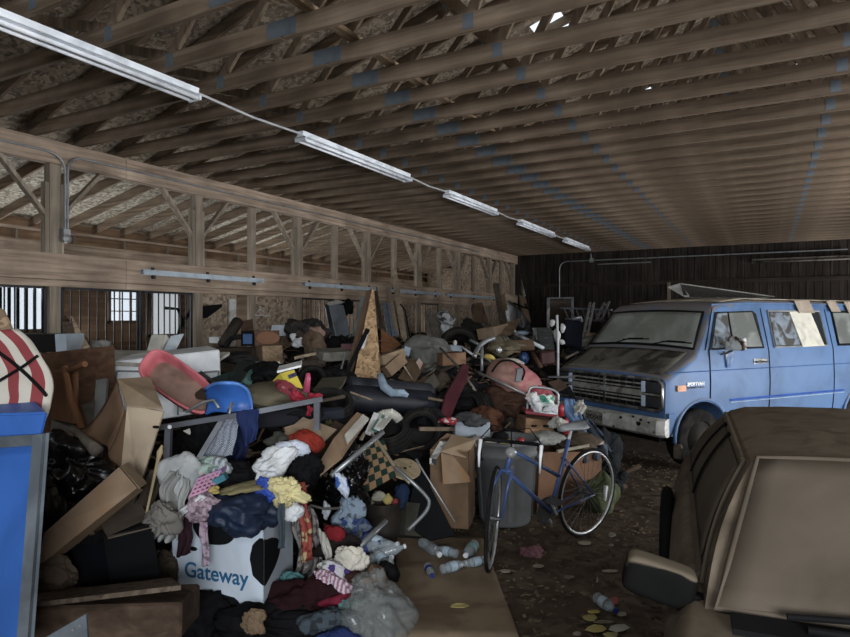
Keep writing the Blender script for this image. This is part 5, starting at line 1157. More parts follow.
# labelled cardboard box
t = thing('labelled_carton', 'brown cardboard box with a white shipping label beside the grey bin', 'box', W(450, 520, 5.3))
A, B2 = W(430, 527, 5.06), W(469, 529, 5.0); u_ = B2 - A; u_.z = 0; h_ = W(430, 452, 5.0).z - A.z; v_ = Vector((0, 0, h_)); w_ = Vector((-u_.y, u_.x, 0)).normalized() * .42
cb = MB(); th = .006
cb.hexa(A, u_, v_, w_.normalized() * th).hexa(A + w_, u_, v_, -w_.normalized() * th).hexa(A, u_.normalized() * th, v_, w_).hexa(A + u_, -u_.normalized() * th, v_, w_).hexa(A, u_, VU * th, w_)
cb.build('body', mat('plain', '#6c553f', '#5d4936', scale=3, bump=.1), t, world=True)
MB().prism([A + v_ + w_, A + v_ + u_ + w_, W(458, 436, 5.3), W(447, 434, 5.4)], VU * .006).build('back_flap', card, t, world=True)
MB().prism([A + v_, A + v_ + w_, A + v_ + w_ + u_ * .8, A + v_ + u_ * .8], VU * .006).build('top_flap', card, t, world=True)
MB().prism([W(441, 453, 4.98), W(467, 457, 5.1), W(470, 482, 4.98), W(443, 484, 4.88)], -VF * .006).build('front_flap', card, t, world=True)
MB().prism([W(441, 452, 4.97), W(452, 435, 5.3), W(476, 440, 5.2), W(466, 458, 5.0)], VU * .006).build('side_flap', cardl, t, world=True)
MB().prism([W(430, 458, 4.95), W(436, 459, 4.93), W(448, 442, 5.15), W(440, 441, 5.15)], -VF * .003).build('shipping_label', mat('floral', '#b4b4ae', '#a5a5a0', scale=20, bump=0), t, world=True)
MB().prism([W(429.6, 458, 4.93), W(436, 459, 4.92), W(436, 465, 4.92), W(429.6, 464, 4.93)], -VF * .003).build('shipping_label', mat('floral', '#b4b4ae', '#34393a', scale=20, bump=0), t, world=True)
poly('black_sheet', 'large black panel slanting in front of the labelled cardboard box', 'panel', [(418, 462, 4.95), (455, 535, 4.6), (430, 540, 4.6), (405, 525, 4.7)], .03, mat('plain', '#121316', bump=.05))
rod('metal_rod', 'thin metal rod with a white tip along the slanting black panel', 'rod', [(416, 459, 4.9), (420, 466, 4.88), (455, 522, 4.6)], [.012, .008, .006], tubeg)
cbox('black_desk', 'dark desk top with a pale drawer edge behind the labelled box', 'desk', (405, 452, 5.7), (455, 452, 5.9), (405, 428, 5.7), .5, mat('plain', '#191817', bump=.05))
slab('wood_strip', 'pale wooden strip along the front edge of the dark desk', 'strip', (420, 431, 5.6), (455, 431, 5.8), (420, 427, 5.6), .02, mat('wood', '#6b5c4b'))
t = cbox('grey_toolbox', 'light blue grey metal box standing behind the bicycle handlebar', 'box', (455, 437, 5.75), (490, 437, 5.8), (455, 422, 5.75), .25, mat('plain', '#87919c', rough=.5, bump=.05), bevel=.006)
blob('black_gloves', 'tangle of grey black gloves on the light grey box', 'gloves', 472, 420, 26, 12, mat('plain', '#3d3f40', bump=.6), 5.7, amp=.9, freq=3)
blob('red_toy', 'small red and white toy on the dark desk', 'toy', 448, 421, 16, 7, mat('floral', '#a3313c', '#a9a4a0', scale=30), 5.7, amp=.6)
# trash can
c_ = W(505, 529, 5.62); c_.z = 0
t = thing('trash_can', 'big round grey plastic trash can behind the blue bicycle', 'trash can', c_)
gp = mat('plain', '#5c5f60', '#52524f', rough=.6, scale=3, bump=.08)
MB().lathe([(0, .0), (.215, 0), (.225, .02), (.265, .58), (.285, .6), (.285, .62), (.275, .64), (.29, .70), (.305, .71), (.31, .735), (.295, .74), (.285, .72), (.26, .55), (.21, .03), (0, .03)], 40, None, cap=False).build('body', gp, t, smooth=True)
for a in (0, 72, 144, 216, 288):
    a = math.radians(a + 15); MB().beam((.232 * math.cos(a), .232 * math.sin(a), .05), (.268 * math.cos(a), .268 * math.sin(a), .56), .05, .02, (math.cos(a), math.sin(a), 0)).build('rib', gp, t, bevel=.005)
for s_ in (-1, 1):
    a = YAW + (0 if s_ > 0 else PI); MB().box((.3 * math.cos(a), .3 * math.sin(a), .58), (.06, .13, .03), Matrix.Rotation(a, 3, 'Z')).build('handle', gp, t, bevel=.008)
CJ = [('yellow_packet', 'yellow printed packet sticking out of the trash can', 'packet', 503, 444, 14, 12, mat('floral', '#b59c3a', '#a5a391', scale=25)), ('white_bag', 'white paper bag in the left part of the trash can', 'paper bag', 482, 442, 26, 10, mat('plain', '#a89b94')),
      ('black_bag', 'black pouch standing up in the trash can', 'pouch', 500, 438, 16, 14, blackc), ('cream_packet', 'cream white packet at the right rim of the trash can', 'packet', 529, 447, 14, 8, mat('plain', '#b3a98c')), ('blue_bottle', 'blue white wrapper in the middle of the trash can', 'wrapper', 517, 446, 10, 8, mat('floral', '#8ea0b5', '#4a5a7a', scale=30))]
for n_m, l, cc, px, py, w, h, m_ in CJ: blob(n_m, l, cc, px, py, w, h, m_, 5.55, amp=.4)
rod('small_jar', 'small jar with a bright red cap in the trash can', 'jar', [(521, 444, 5.45), (521, 438, 5.45)], .028, mat('plain', '#a8202a', rough=.4, bump=0))
# gaylord box behind the wheel
t = cbox('brown_carton', 'big brown cardboard carton standing behind the rear bicycle wheel', 'box', (537, 512, 5.9), (600, 508, 6.3), (537, 452, 5.9), .5, mat('plain', '#72533d', '#5d4230', scale=2.5, bump=.15), open_=True)
slab('rim_edge', 'pale folded rim', None, (558, 453, 5.85), (604, 444, 6.3), (558, 450, 5.85), .02, mat('plain', '#8d8573'), parent=t)
blob('grey_cushion', 'grey white stuffed cushion inside the brown carton', 'cushion', 545, 438, 40, 14, mat('plain', '#8a8c86', '#5f635f', scale=4), 6.1, amp=.2)
blob('brown_sack', 'brown sack filling the brown carton', 'sack', 575, 442, 44, 24, mat('plain', '#4b4034', bump=.4), 6.3, amp=.35)
blob('green_bag', 'olive green canvas bag behind the rear bicycle wheel', 'bag', 600, 495, 30, 42, mat('plain', '#4d5638', '#3c4430', scale=5, bump=.4), 6.0, amp=.35)
rod('white_band', 'short white roll standing at the olive green bag', 'roll', [(604, 500, 5.85), (606, 486, 5.85)], .02, white)
# walker with basket
t = thing('walker', 'red walker with steel frame and white shopping in front of the pink sack', 'walker', W(540, 425, 6.3))
rod('tube_frame', None, None, [(527, 412, 6.3), (528, 396, 6.3), (530, 389, 6.3), (535, 387, 6.3), (550, 389, 6.3), (557, 393, 6.3), (558, 400, 6.3), (557, 418, 6.3)], .014, tubeg, parent=t, smoothcurve=True)
slab('seat', None, None, (525, 414, 6.2), (558, 418, 6.2), (525, 410, 6.2), .25, mat('plain', '#8c2a33', rough=.5, bump=.05), parent=t, bevel=.01)
slab('seat_edge', 'white edge', None, (536, 412.5, 6.19), (560, 415, 6.19), (536, 410, 6.19), .02, white, parent=t)
for i, (px, py, w, h, m_) in enumerate(((536, 402, 12, 18, white), (547, 400, 14, 12, mat('floral', '#b9c6bd', '#3f8a72', scale=18)), (551, 408, 16, 10, white), (531, 397, 10, 8, mat('plain', '#b9b3b0')))):
    blob('shopping_bag', ('tall white', 'white and green', 'flat white', 'small grey white')[i] + ' plastic shopping bag on the red walker seat', 'plastic bag', px, py, w, h, m_, 6.2, amp=.6, seed=i)
t = cbox('wooden_crate', 'small wooden crate with hand holes below the red walker seat', 'crate', (525, 433, 6.1), (553, 436, 6.15), (525, 418, 6.1), .28, mat('wood', '#7a5c42', '#8f6f51', axis='x'))
for a in (534, 546): MB().box(W(a, 426, 6.08), (.05, .01, .02), Matrix.Rotation(YAW, 3, 'Z')).build('hand_hole', blackc, t, world=True)
for i, (px, y0, y1) in enumerate(((561, 416, 404), (566, 434, 418))):
    rod('red_bottle', ('upper', 'lower')[i] + ' red plastic bottle hanging right of the wooden crate', 'bottle', [(px, y0, 6.1), (px, y1 + 3, 6.1), (px + .5, y1, 6.1)], [.03, .028, .012], mat('plain', '#9c1f2b', rough=.4, bump=.05))
blob('white_plush', 'white cord and rag tangle at the right end of the walker seat', 'rag', 558, 424, 14, 12, whited, 6.1, amp=.8)
# jeans and coats
drape('blue_jeans', 'faded blue jeans hanging down from the pile toward the van bumper', 'jeans', [(563, 399, 6.5), (574, 399, 6.5), (590, 440, 6.3), (573, 440, 6.3)], mat('plain', '#4d668c', '#5f7694', scale=6, bump=.5), amp=.03, waves=2, th=.02)
drape('denim_jacket', 'grey blue denim jacket draped over the right side of the pile', 'jacket', [(570, 425, 6.3), (590, 418, 6.4), (615, 455, 6.4), (585, 462, 6.2)], mat('floral', '#3b4552', '#58606b', scale=12), amp=.05, waves=3, th=.02)
blob('black_coat', 'black winter coat slumped below the denim jacket', 'coat', 602, 455, 36, 48, mat('plain', '#1d2024', bump=.6), 6.5, amp=.5)
blob('black_coat', 'black coat sleeve reaching the dirt floor beside the plank', 'coat', 614, 480, 26, 22, mat('plain', '#1b1d21', bump=.6), 6.5, amp=.5)
blob('white_scarf', 'grey white scarf between jeans and the van bumper', 'scarf', 576, 412, 12, 26, whited, 6.5, amp=.6, tilt=-30)
for i, (a, b_) in enumerate((((612, 478, 6.9), (640, 466, 7.0)), ((605, 490, 6.6), (626, 486, 6.7)))):
    rod('floor_plank', ('longer', 'shorter')[i] + ' wooden plank on the dirt floor below the van bumper', 'plank', [a, b_], .03, mat('wood', '#4d3d30'), n=4)
poly('black_rubber_strip', 'long black wiper shaped blade leaning at the left of the van grille', 'blade', [(566, 388, 7.2), (570, 386, 7.2), (588, 425, 7.0), (584, 426, 7.0)], .02, blackc)
poly('brown_leaf_board', 'brown dusty shoe shaped board left of the van grille', 'board', [(548, 382, 7.3), (560, 379, 7.3), (568, 386, 7.2), (556, 391, 7.2)], .03, mat('plain', '#4a3a30'))
# pink sack
t = blob('stuffed_sack', 'big dirty pink stuffed sack in the middle right of the pile', 'sack', 512, 378, 54, 34, mat('plain', '#9c7468', '#98505a', scale=2.2, bump=.3), 6.9, dep=.7, amp=.16, freq=1.1, tilt=-15)
blob('lower_fold', None, None, 541, 397, 36, 20, mat('plain', '#95484f', '#6b4a48', scale=5, bump=.3), 6.8, amp=.3, tilt=-25, parent=t)
rod('strap', 'dark strap', None, [(492, 372, 6.6), (500, 362, 6.6), (512, 361, 6.6), (524, 370, 6.6), (522, 380, 6.55)], .01, blackc, parent=t, smoothcurve=True)
slab('clip', 'black and grey buckle', None, (515, 382, 6.5), (521, 382, 6.5), (517, 368, 6.52), .03, mat('plain', '#4b5558', rough=.4), parent=t, bevel=.006)
blob('white_pillow', 'grey white pillow lying on the pink sack', 'pillow', 508, 362, 30, 8, mat('plain', '#98948a'), 7.0, amp=.3)
rod('long_pole', 'thin pale metal pole lying across the pile left of the pink sack', 'pole', [(478, 372, 6.6), (527, 395, 6.3)], .012, tubeg)
# maroon cushion
b = MB(); CP = [W(468, 363, 6.6), W(458, 366, 6.6), W(441, 415, 6.1), W(450, 420, 6.1), W(462, 390, 6.3)]
o = MB().prism([W(463, 363, 6.7), W(469, 366, 6.7), W(468, 378, 6.6), W(459, 398, 6.4), W(450, 420, 6.2), W(440, 414, 6.2), W(445, 395, 6.4), W(455, 378, 6.6)], VF * .06).build('maroon_cushion', mat('plain', '#4b1a24', '#3a161d', rough=.6, scale=4, bump=.1), bevel=.012); tag(o, 'long dark maroon padded board leaning in the centre of the pile', 'padded board')
# tires
tire('large black tire facing the camera left of the labelled box', 421, 430, 5.8, .2, (.1, .15, 1), .12)
tire('black tire standing on edge below the pink sack', 476, 414, 6.6, .23, (-.9, .2, .5))
tire('black tire with deep tread under the white corrugated hose', 391, 436, 5.2, .16, (-.2, .9, .5), .16)
tire('dark tire lying under the grey jug far back in the pile', 459, 348, 9.2, .30, (.1, .3, 1))
tire('dark tire half buried behind the pink bottle', 330, 408, 5.5, .2, (.2, .9, .5))
tire('dark tire in the gap above the dark blue mattress', 312, 381, 6.7, .15, (.2, .5, 1))
# air mattress
t = thing('air_mattress', 'long rolled dark blue air mattress across the middle of the pile', 'mattress', W(395, 418, 6.3))
Q = [W(342 + 98 * k / 60, 398 + 7 * (k / 60) , 6.1 + .5 * k / 60) for k in range(61)]
rr_ = [(.135 + (.006 if k % 2 else 0)) * min(1, (k + 1) / 5) ** .4 * min(1, (61 - k) / 8) ** .5 for k in range(61)]
MB().tube(Q, rr_, 16).build('roll', mat('plain', '#141820', '#1b212c', rough=.55, scale=5, bump=.1), t, world=True, smooth=True)
MB().tube([p + VU * .1 + VF * .14 for p in Q[3:56]], [r_ * .75 for r_ in rr_[3:56]], 12).build('upper_roll', mat('plain', '#20242c', '#2f3238', rough=.6, scale=5, bump=.1), t, world=True, smooth=True)
rod('foam_noodle', 'pale blue curved foam tube lying right of the tall chipboard gusset', 'foam tube', [(380, 375, 6.3), (384, 387, 6.2), (392, 393, 6.2), (403, 393, 6.2), (408, 396, 6.2)], [.035, .045, .045, .04, .02], mat('plain', '#8397a8', '#5d6c7a', scale=8, bump=.2), smoothcurve=False)
# tall gusset
t = thing('gable_gusset', 'tall pointed chipboard gusset standing in the middle of the pile', 'board', W(360, 390, 7.4))
MB().prism([W(372, 288, 7.3), W(374, 291, 7.3), W(382, 390, 7.0), W(351, 391, 7.0)], VF * .03).build('chipboard', mat('osb', '#9c7c58', '#b8966c', scale=34), t, world=True)
MB().prism([W(366, 291, 7.2), W(372, 289, 7.28), W(350, 382, 6.98), W(341, 392, 6.95)], VF * .05).build('edge_board', mat('wood', '#4f3d2e', axis='z'), t, world=True)
MB().prism([W(366, 328, 7.0), W(370, 330, 7.0), W(342, 386, 6.8), (W(339, 384, 6.8))], VF * .02).build('black_strip', blackc, t, world=True)
MB().prism([W(366, 336, 6.98), W(368, 334, 6.98), W(364, 348, 6.95), W(361, 349, 6.95)], VF * .01).build('tape_rest', white, t, world=True)
# ---- far part of the pile along the stalls
slab('grey_metal_sheet', 'front one of two blue grey metal doors leaning on the stalls', 'door', (337, 341, 12.4), (353, 344, 12.4), (328, 302, 12.9), .05, mat('metal', '#7c8791', '#717a82', rough=.5, metal=.3, scale=3), bevel=.01)
slab('grey_metal_sheet', 'rear darker one of two blue grey metal doors leaning on the stalls', 'door', (332, 344, 12.5), (338, 344, 12.45), (324, 304, 12.95), .05, mat('metal', '#3d4247', rough=.5, metal=.3, scale=3), bevel=.01)
blob('black_brush', 'black bristly object behind the top of the grey metal doors', 'brush', 346, 308, 14, 16, blackc, 13.0, amp=.4)
poly('torn_sheet', 'pale torn sheet on top of the grey metal doors', 'sheet', [(325, 303, 12.8), (338, 300, 12.9), (345, 302, 12.9), (330, 305, 12.8)], .03, whited)
slab('glass_sheet', 'narrow greenish glass strip leaning behind the tall gusset', 'glass strip', (352, 335, 8.8), (356, 335, 8.8), (361, 296, 9.6), .02, mat('plain', '#6e7a76', rough=.3, bump=.05))
L_ = [('narrow dark board leaning just right of the tall gusset', (380, 330), (384, 330), (373, 286), '#5b4f43'), ('tan board leaning third right of the tall gusset', (397, 343), (401, 343), (386, 284), '#b09a80'),
      ('wide pale board reaching up above the stall beam', (402, 343), (408, 343), (391, 270), '#b8a48c'), ('thin grey board right of the wide pale board', (409, 342), (412, 342), (399, 305), '#7b7369')]
for l, a, b_, c_, col in L_: slab('leaning_plank', l, 'plank', (a[0], a[1], 13.3), (b_[0], b_[1], 13.3), (c_[0], c_[1], 14.4), .03, mat('wood', col, axis='z'))
slab('blue_metal_sheet', 'left pale blue metal panel among the leaning boards', 'panel', (388, 337, 13.4), (392, 338, 13.4), (382, 301, 14.3), .03, mat('metal', '#7b8a9b', metal=.2, rough=.5))
slab('blue_metal_sheet', 'right pale blue metal panel among the leaning boards', 'panel', (393, 339, 13.3), (399, 340, 13.3), (387, 303, 14.2), .03, mat('metal', '#8494a6', metal=.2, rough=.5))
rod('bent_rod', 'thin bent black rod leaning right of the leaning boards', 'rod', [(400, 304, 10.4), (405, 310, 10.3), (411, 343, 10)], .012, blackc)
poly('orange_plywood', 'orange brown plywood offcut right of the tall gusset', 'plywood', [(381, 328, 8.6), (401, 344, 8.4), (390, 352, 8.3), (381, 352, 8.3)], .02, mat('wood', '#7d5335', '#8d6040'))
cbox('folded_carton', 'upper tan folded carton right of the tall gusset', 'box', (384, 365, 7.3), (406, 357, 7.5), (382, 356, 7.3), .3, cardl)
cbox('folded_carton', 'lower tan folded carton leaning below the upper one', 'box', (392, 376, 7.1), (408, 362, 7.2), (386, 366, 7.1), .2, card)
slab('folded_carton', 'brown flattened carton right of the folded cartons', 'cardboard', (398, 378, 7.0), (414, 384, 6.9), (411, 358, 7.3), .01, mat('plain', '#5f4c39'))
slab('blue_plate', 'small pale blue plastic plate above the folded cartons', 'plate', (403, 354, 7.6), (409, 356, 7.6), (405, 346, 7.7), .01, mat('plain', '#8b9dad'))
blob('grey_tarp', 'big grey stuffed tarpaulin bag behind the folded cartons', 'tarpaulin', 428, 355, 50, 34, mat('plain', '#5f605a', '#4a4b46', scale=4, bump=.5), 7.9, amp=.35)
slab('flat_board', 'flat pale wooden lid on the grey tarpaulin bag', 'lid', (408, 344, 8.5), (430, 340, 8.7), (410, 341, 8.9), .03, mat('wood', '#6d6252'))
poly('pink_shard', 'small pinkish pointed shard below the grey tarpaulin bag', 'shard', [(416, 362, 7.0), (419, 358, 7.0), (423, 363, 7.0), (420, 370, 7.0)], .02, mat('plain', '#9c857a'))
poly('metal_scrap', 'grey brown curved metal fender in front of the grey tarpaulin bag', 'fender', [(420, 386, 6.7), (434, 373, 6.8), (440, 384, 6.7), (432, 390, 6.6), (424, 391, 6.6)], .03, mat('plain', '#57534a'))
poly('metal_scrap', 'dark curved metal fender left of the grey brown one', 'fender', [(398, 388, 6.6), (412, 380, 6.7), (418, 386, 6.7), (410, 392, 6.6)], .03, mat('plain', '#35322c'))
t = cbox('grey_jug', 'grey plastic tray with a knob far back in the pile', 'tray', (446, 351, 8.0), (462, 352, 8.0), (446, 345, 8.0), .25, mat('plain', '#76818a'))
t.location = t.location
blob('knob', 'white knob on the grey plastic tray', 'knob', 455, 343, 4, 6, whited, 8.05, amp=.1)
cbox('torn_carton', 'torn brown carton below the grey plastic tray', 'box', (443, 366, 7.5), (466, 364, 7.6), (443, 354, 7.5), .3, mat('plain', '#7a5c44', '#5c4432', scale=5))
rod('broken_lumber', 'long pale stick slanting down from the grey tarpaulin bag', 'stick', [(440, 348, 7.3), (463, 372, 6.9), (476, 392, 6.6)], .018, woodg, n=4)
rod('white_pipe', 'thin white pipe behind the grey plastic tray', 'pipe', [(462, 347, 7.8), (476, 357, 7.6)], .014, white)
rod('bent_tube', 'large bent grey tube arching over the far tires', 'tube', [(474, 357, 7.4), (479, 347, 7.5), (486, 341, 7.6), (494, 338, 7.7)], .028, tubeg, smoothcurve=True)
rod('bent_tube', 'upright grey tube below the arching bent tube', 'tube', [(482, 347, 7.2), (482, 371, 7.1)], .018, tubeg)
rod('bent_tube', 'short pale tube left of the arching bent tube', 'tube', [(470, 340, 7.7), (482, 346, 7.6)], .018, tubeg)
blob('chrome_ball', 'small shiny metal ball right of the bent tubes', 'ball', 499, 350, 6, 6, mat('metal', '#b4b6b8', rough=.3, metal=.5), 7.3, amp=.05)
blob('yellow_tool', 'yellow plastic tool handle left of the pink sack', 'tool', 490, 357, 12, 5, mat('plain', '#b59e4a'), 7.0, amp=.3, tilt=-20)
poly('split_board', 'group board at far left of the furry roll, darkest grey', 'board', [(424, 312, 10.5), (430, 312, 10.5), (436, 342, 10), (428, 342, 10)], .04, woodg)
for i in range(3):
    poly('grey_picket', ('left', 'middle', 'right')[i] + ' one of three grey pickets standing left of the furry roll', 'picket', [(426 + 5 * i, 310 + i, 10.4), (430 + 5 * i, 310 + i, 10.4), (438 + 3 * i, 342, 10), (434 + 3 * i, 342, 10)], .03, mat('wood', '#5d564d', '#736b61', axis='z'), 'grey pickets')
drape('white_cloth', 'white cloth hanging below the grey furry roll', 'cloth', [(441, 322, 10.0), (454, 320, 10.0), (448, 341, 9.8), (443, 341, 9.8)], mat('plain', '#9fa4a6', bump=.3), amp=.03, waves=2)
blob('furry_roll', 'grey mottled furry roll on top of the white hanging cloth', 'roll', 446, 318, 18, 12, mat('floral', '#8d8f90', '#3c3d3f', scale=14), 9.9, amp=.3, tilt=-30)
# dark appliances in the back corner
slab('padded_recliner', 'brown topped dark car seat leaning near the back corner', 'car seat', (481, 332, 11), (492, 330, 11.1), (472, 303, 11.6), .15, mat('plain', '#5c4739', '#40332b'), bevel=.02)
slab('padded_recliner', 'grey striped lower part of the leaning car seat', 'seat cushion', (486, 343, 10.6), (497, 338, 10.8), (480, 327, 11), .12, mat('plain', '#45484a'), bevel=.02)
blob('dark_machine', 'dark machine parts left of the leaning car seat', 'machine', 470, 333, 22, 26, mat('plain', '#23211f', bump=.5), 11, amp=.7)
slab('upright_plank', 'tall grey plank leaning beside the back corner post', 'plank', (500, 324, 16), (506, 324, 16), (493, 283, 17.2), .04, woodg)
slab('upright_plank', 'shorter pale plank leaning beside the tall grey plank', 'plank', (507, 330, 13), (511, 330, 13), (501, 294, 14), .04, woodp)
slab('upright_plank', 'brown plank leaning against the dark back wall in the corner', 'plank', (524, 318, 15), (531, 322, 15), (519, 294, 16), .04, mat('wood', '#7a6450', axis='z'))
rod('thin_stick', 'thin dark stick leaning high in the back corner', 'stick', [(524, 296, 15), (520, 279, 16)], .04, woodg, n=4)
b = MB().grid(lambda u, v: W(507 + 22 * u + 3 * v, 300 + 22 * u ** 1.4 + v * (28 - 14 * u), 12.5 - .5 * math.sin(PI * u)), 10, 6); tag(b.build('black_mudguard', mat('plain', '#202122', rough=.5), smooth=True, solid=.02), 'big curved black plastic shell leaning near the back corner', 'plastic shell')
rod('curved_strip', 'curved white strip along the big black plastic shell', 'strip', [(507, 311, 11.9), (509, 321, 11.7), (515, 332, 11.5)], .03, white, smoothcurve=True)
for i, pts in enumerate(([(525, 304, 13), (534, 319, 12.5), (531, 300, 13)], [(536, 308, 13), (531, 330, 12)], [(513, 303, 13), (537, 312, 13)])):
    rod('black_rod', ('bent', 'upright', 'sloping')[i] + ' thin black rod beside the black plastic shell', 'rod', pts, .02, blackc)
cbox('tan_box', 'pale tan open carton below the black plastic shell', 'box', (495, 338, 10), (510, 334, 10.2), (493, 327, 10), .4, cardl)
slab('tan_box', 'tan cardboard leaf bent beside the pale tan carton', 'cardboard', (499, 338, 9.8), (513, 333, 10), (508, 322, 10.3), .02, mat('wood', '#7c6752'))
rod('fluorescent_tube', 'white tube lying slanted in front of the filing cabinet', 'tube', [(516, 334, 9), (543, 348, 8.4)], .025, mat('plain', '#c2c9cf', bump=0))
for i in range(3): rod('white_batten', ('left', 'middle', 'right')[i] + ' one of three white slats beside the pale tan carton', 'slat', [(499 + i * 3, 335, 9.5), (508 + i * 3, 346, 9.2)], .014, whited, 'white slats')
blob('blue_bowl', 'upturned blue grey enamel bowl left of the filing cabinet', 'bowl', 522, 333, 14, 5, mat('plain', '#76889c', rough=.4), 9.6, amp=.05)
cbox('brown_case', 'brown case lying across the pile above the pink sack', 'case', (500, 352, 8.2), (535, 350, 8.4), (497, 341, 8.2), .4, mat('plain', '#4d3a2b', rough=.8))
blob('khaki_rag', 'khaki rag heap lying on the brown case', 'rag', 508, 347, 32, 14, mat('plain', '#5b5340', bump=.6), 8.0, amp=.8)
blob('blue_ball', 'dark blue glossy ball half hidden behind the pink sack', 'ball', 524, 358, 10, 12, mat('plain', '#16305e', rough=.4, bump=.05), 7.6, amp=.05)
rod('turned_wood', 'brown wooden furniture leg slanting right of the blue ball', 'leg piece', [(532, 352, 7.6), (541, 367, 7.4)], .03, mat('wood', '#4b3425'), n=4)
cbox('maroon_case', 'dark maroon leather case right of the brown case', 'case', (541, 366, 8), (556, 364, 8), (541, 352, 8), .4, mat('plain', '#3c1a1c', rough=.6), bevel=.02)
# filing cabinet
t = thing('filing_cabinet', 'grey three drawer filing cabinet standing near the back wall', 'cabinet', W(547, 350, 9.7))
A, u_, v_ = W(540, 350, 9.6), W(555, 350, 9.6) - W(540, 350, 9.6), W(537, 328, 9.9) - W(540, 350, 9.6)
MB().hexa(A, u_, v_, VF * .45).build('cabinet_body', mat('plain', '#45494a', rough=.5), t, world=True, bevel=.006)
for k in range(3):
    d = MB().hexa(A + u_ * .06 + v_ * (.03 + k * .32) - VF * .012, u_ * .88, v_ * .29, VF * .012).build('drawer', mat('plain', '#505556', rough=.5), t, world=True, bevel=.003)
    MB().hexa(A + u_ * .4 + v_ * (.2 + k * .32) - VF * .025, u_ * .2, v_ * .04, VF * .012).build('handle', tubeg, d, world=True)
rod('white_post', 'thin pale post standing upright in front of the filing cabinet', 'post', [(558, 378, 7.9), (558, 345, 7.9), (557, 315, 7.9)], .016, mat('plain', '#a4a9aa', bump=0))
t = thing('exercise_machine', 'white metal machine head with round pads beside the thin post', 'machine', W(556, 342, 8.0))
for px, py, w, h in ((552, 323, 6, 7), (557, 336, 7, 14), (563, 328, 5, 9), (562, 342, 6, 5)): blob('white_part', None, None, px, py, w, h, mat('plain', '#a9abaa', rough=.5), 8.0, amp=.3, parent=t, sub=3)
t = thing('office_chair', 'black office chair back standing before the ladder', 'chair', W(576, 352, 9))
slab('backrest', None, None, (566, 346, 9), (583, 349, 9.1), (567, 319, 9), .08, mat('plain', '#141620', bump=.1), parent=t, bevel=.03)
blob('seat', None, None, 577, 352, 24, 8, mat('plain', '#14161b'), 9.1, amp=.05, parent=t)
rod('arm', None, None, [(573, 319, 9), (581, 317, 9), (582, 322, 9)], .02, tubeg, parent=t)
# ladders
def ladder(label, a0, a1, b0_, b1_, n, m_, r_=.02):
    t = thing('ladder', label, 'ladder', W(*a0)); t.location.z -= .3
    for a, b_ in ((a0, a1), (b0_, b1_)): MB().beam(W(*a), W(*b_), .03, .06, VF).build('side_rail', m_, t, world=True)
    for k in range(n):
        q = (k + .5) / n; MB().tube([W(*a0).lerp(W(*a1), q), W(*b0_).lerp(W(*b1_), q)], .014, 6).build('rung', m_, t, world=True)
ladder('long grey ladder lying level behind the office chair', (561, 308, 11), (612, 310, 10.5), (566, 319, 11), (612, 321, 10.5), 8, tubed)
ladder('short ladder standing slanted between office chair and van', (590, 303, 10.5), (581, 347, 10), (594, 303, 10.6), (585, 347, 10.1), 7, tubeg, .014)
ladder('right pale ladder end rising behind the van windscreen', (604, 303, 11), (596, 321, 10.8), (609, 302, 11), (601, 321, 10.8), 4, tubeg)
blob('grey_tarp', 'grey tarpaulin folds lying between the office chair and the van hood', 'tarpaulin', 594, 345, 34, 18, mat('plain', '#65635c', '#4b4842', scale=6, bump=.4), 9.6, amp=.4)
cbox('tan_box', 'small brown carton behind the van hood', 'box', (586, 341, 10), (600, 341, 10), (586, 333, 10), .3, card)
rod('hose_stick', 'pale stick lying beside the van hood', 'stick', [(566, 358, 8.8), (590, 346, 9.2)], .018, woodg)
# clothes pile near the stalls
blob('clothes_heap', 'dark heap of coats piled against the stall bars', 'clothes', 304, 331, 40, 24, mat('floral', '#2e2c2a', '#4a3f38', scale=9), 8.8, amp=.5)
blob('white_rag', 'crumpled white rag in front of the dark coats', 'rag', 299, 343, 12, 9, white, 8.2, amp=.7)
blob('white_rag', 'tiny white rag above left of the larger white rag', 'rag', 293, 337, 6, 6, white, 8.3, amp=.6)
blob('brown_blanket', 'brown blanket slumped right of the white rag', 'blanket', 314, 345, 22, 24, mat('plain', '#5c4a3b', bump=.5), 8.1, amp=.4)
blob('pink_rag', 'dull pinkish rag above the brown blanket', 'rag', 317, 333, 14, 12, mat('plain', '#7d6255', bump=.5), 8.2, amp=.6, tilt=-30)
slab('white_sheet_board', 'pale blue white board behind the stall bars beside the coat heap', 'board', (270, 336, 9.8), (285, 336, 9.8), (272, 325, 9.8), .03, mat('plain', '#b4bdc6'))
# ledge and things on it
cbox('ledge_cabinet', 'dark wooden sideboard carrying the brown speaker boxes', 'sideboard', (214, 372, 7.4), (264, 372, 7.5), (213, 348, 7.4), .5, mat('wood', '#3d3228', axis='x'))
t = cbox('loudspeaker', 'brown loudspeaker box with an oval front on the sideboard', 'loudspeaker', (255, 346, 7.3), (280, 345, 7.4), (254, 331, 7.3), .3, mat('wood', '#5b4435', axis='x'))
MB().lathe([(.13, 0), (.135, .006), (.12, .008)], 28, Matrix.Translation(W(268, 338, 7.27)) @ (-VF).to_track_quat('Z', 'Y').to_matrix().to_4x4() @ Matrix.Scale(.55, 4, (0, 1, 0))).build('speaker_grille', mat('plain', '#73503c'), t, world=True)
t = cbox('small_television', 'small dark set with a blue screen on the sideboard', 'television', (241, 346, 7.3), (254, 346, 7.3), (241, 331, 7.3), .3, blackc)
slab('screen', None, None, (243, 344, 7.28), (252, 344, 7.28), (243, 334, 7.28), .01, mat('plain', '#34517d', rough=.3, bump=.05), parent=t)
cbox('wooden_crate', 'old wooden crate standing in front of the loudspeaker box', 'crate', (263, 365, 7.0), (283, 364, 7.1), (262, 346, 7.0), .35, mat('wood', '#7a654c', '#8f795d', axis='x', scale=4))
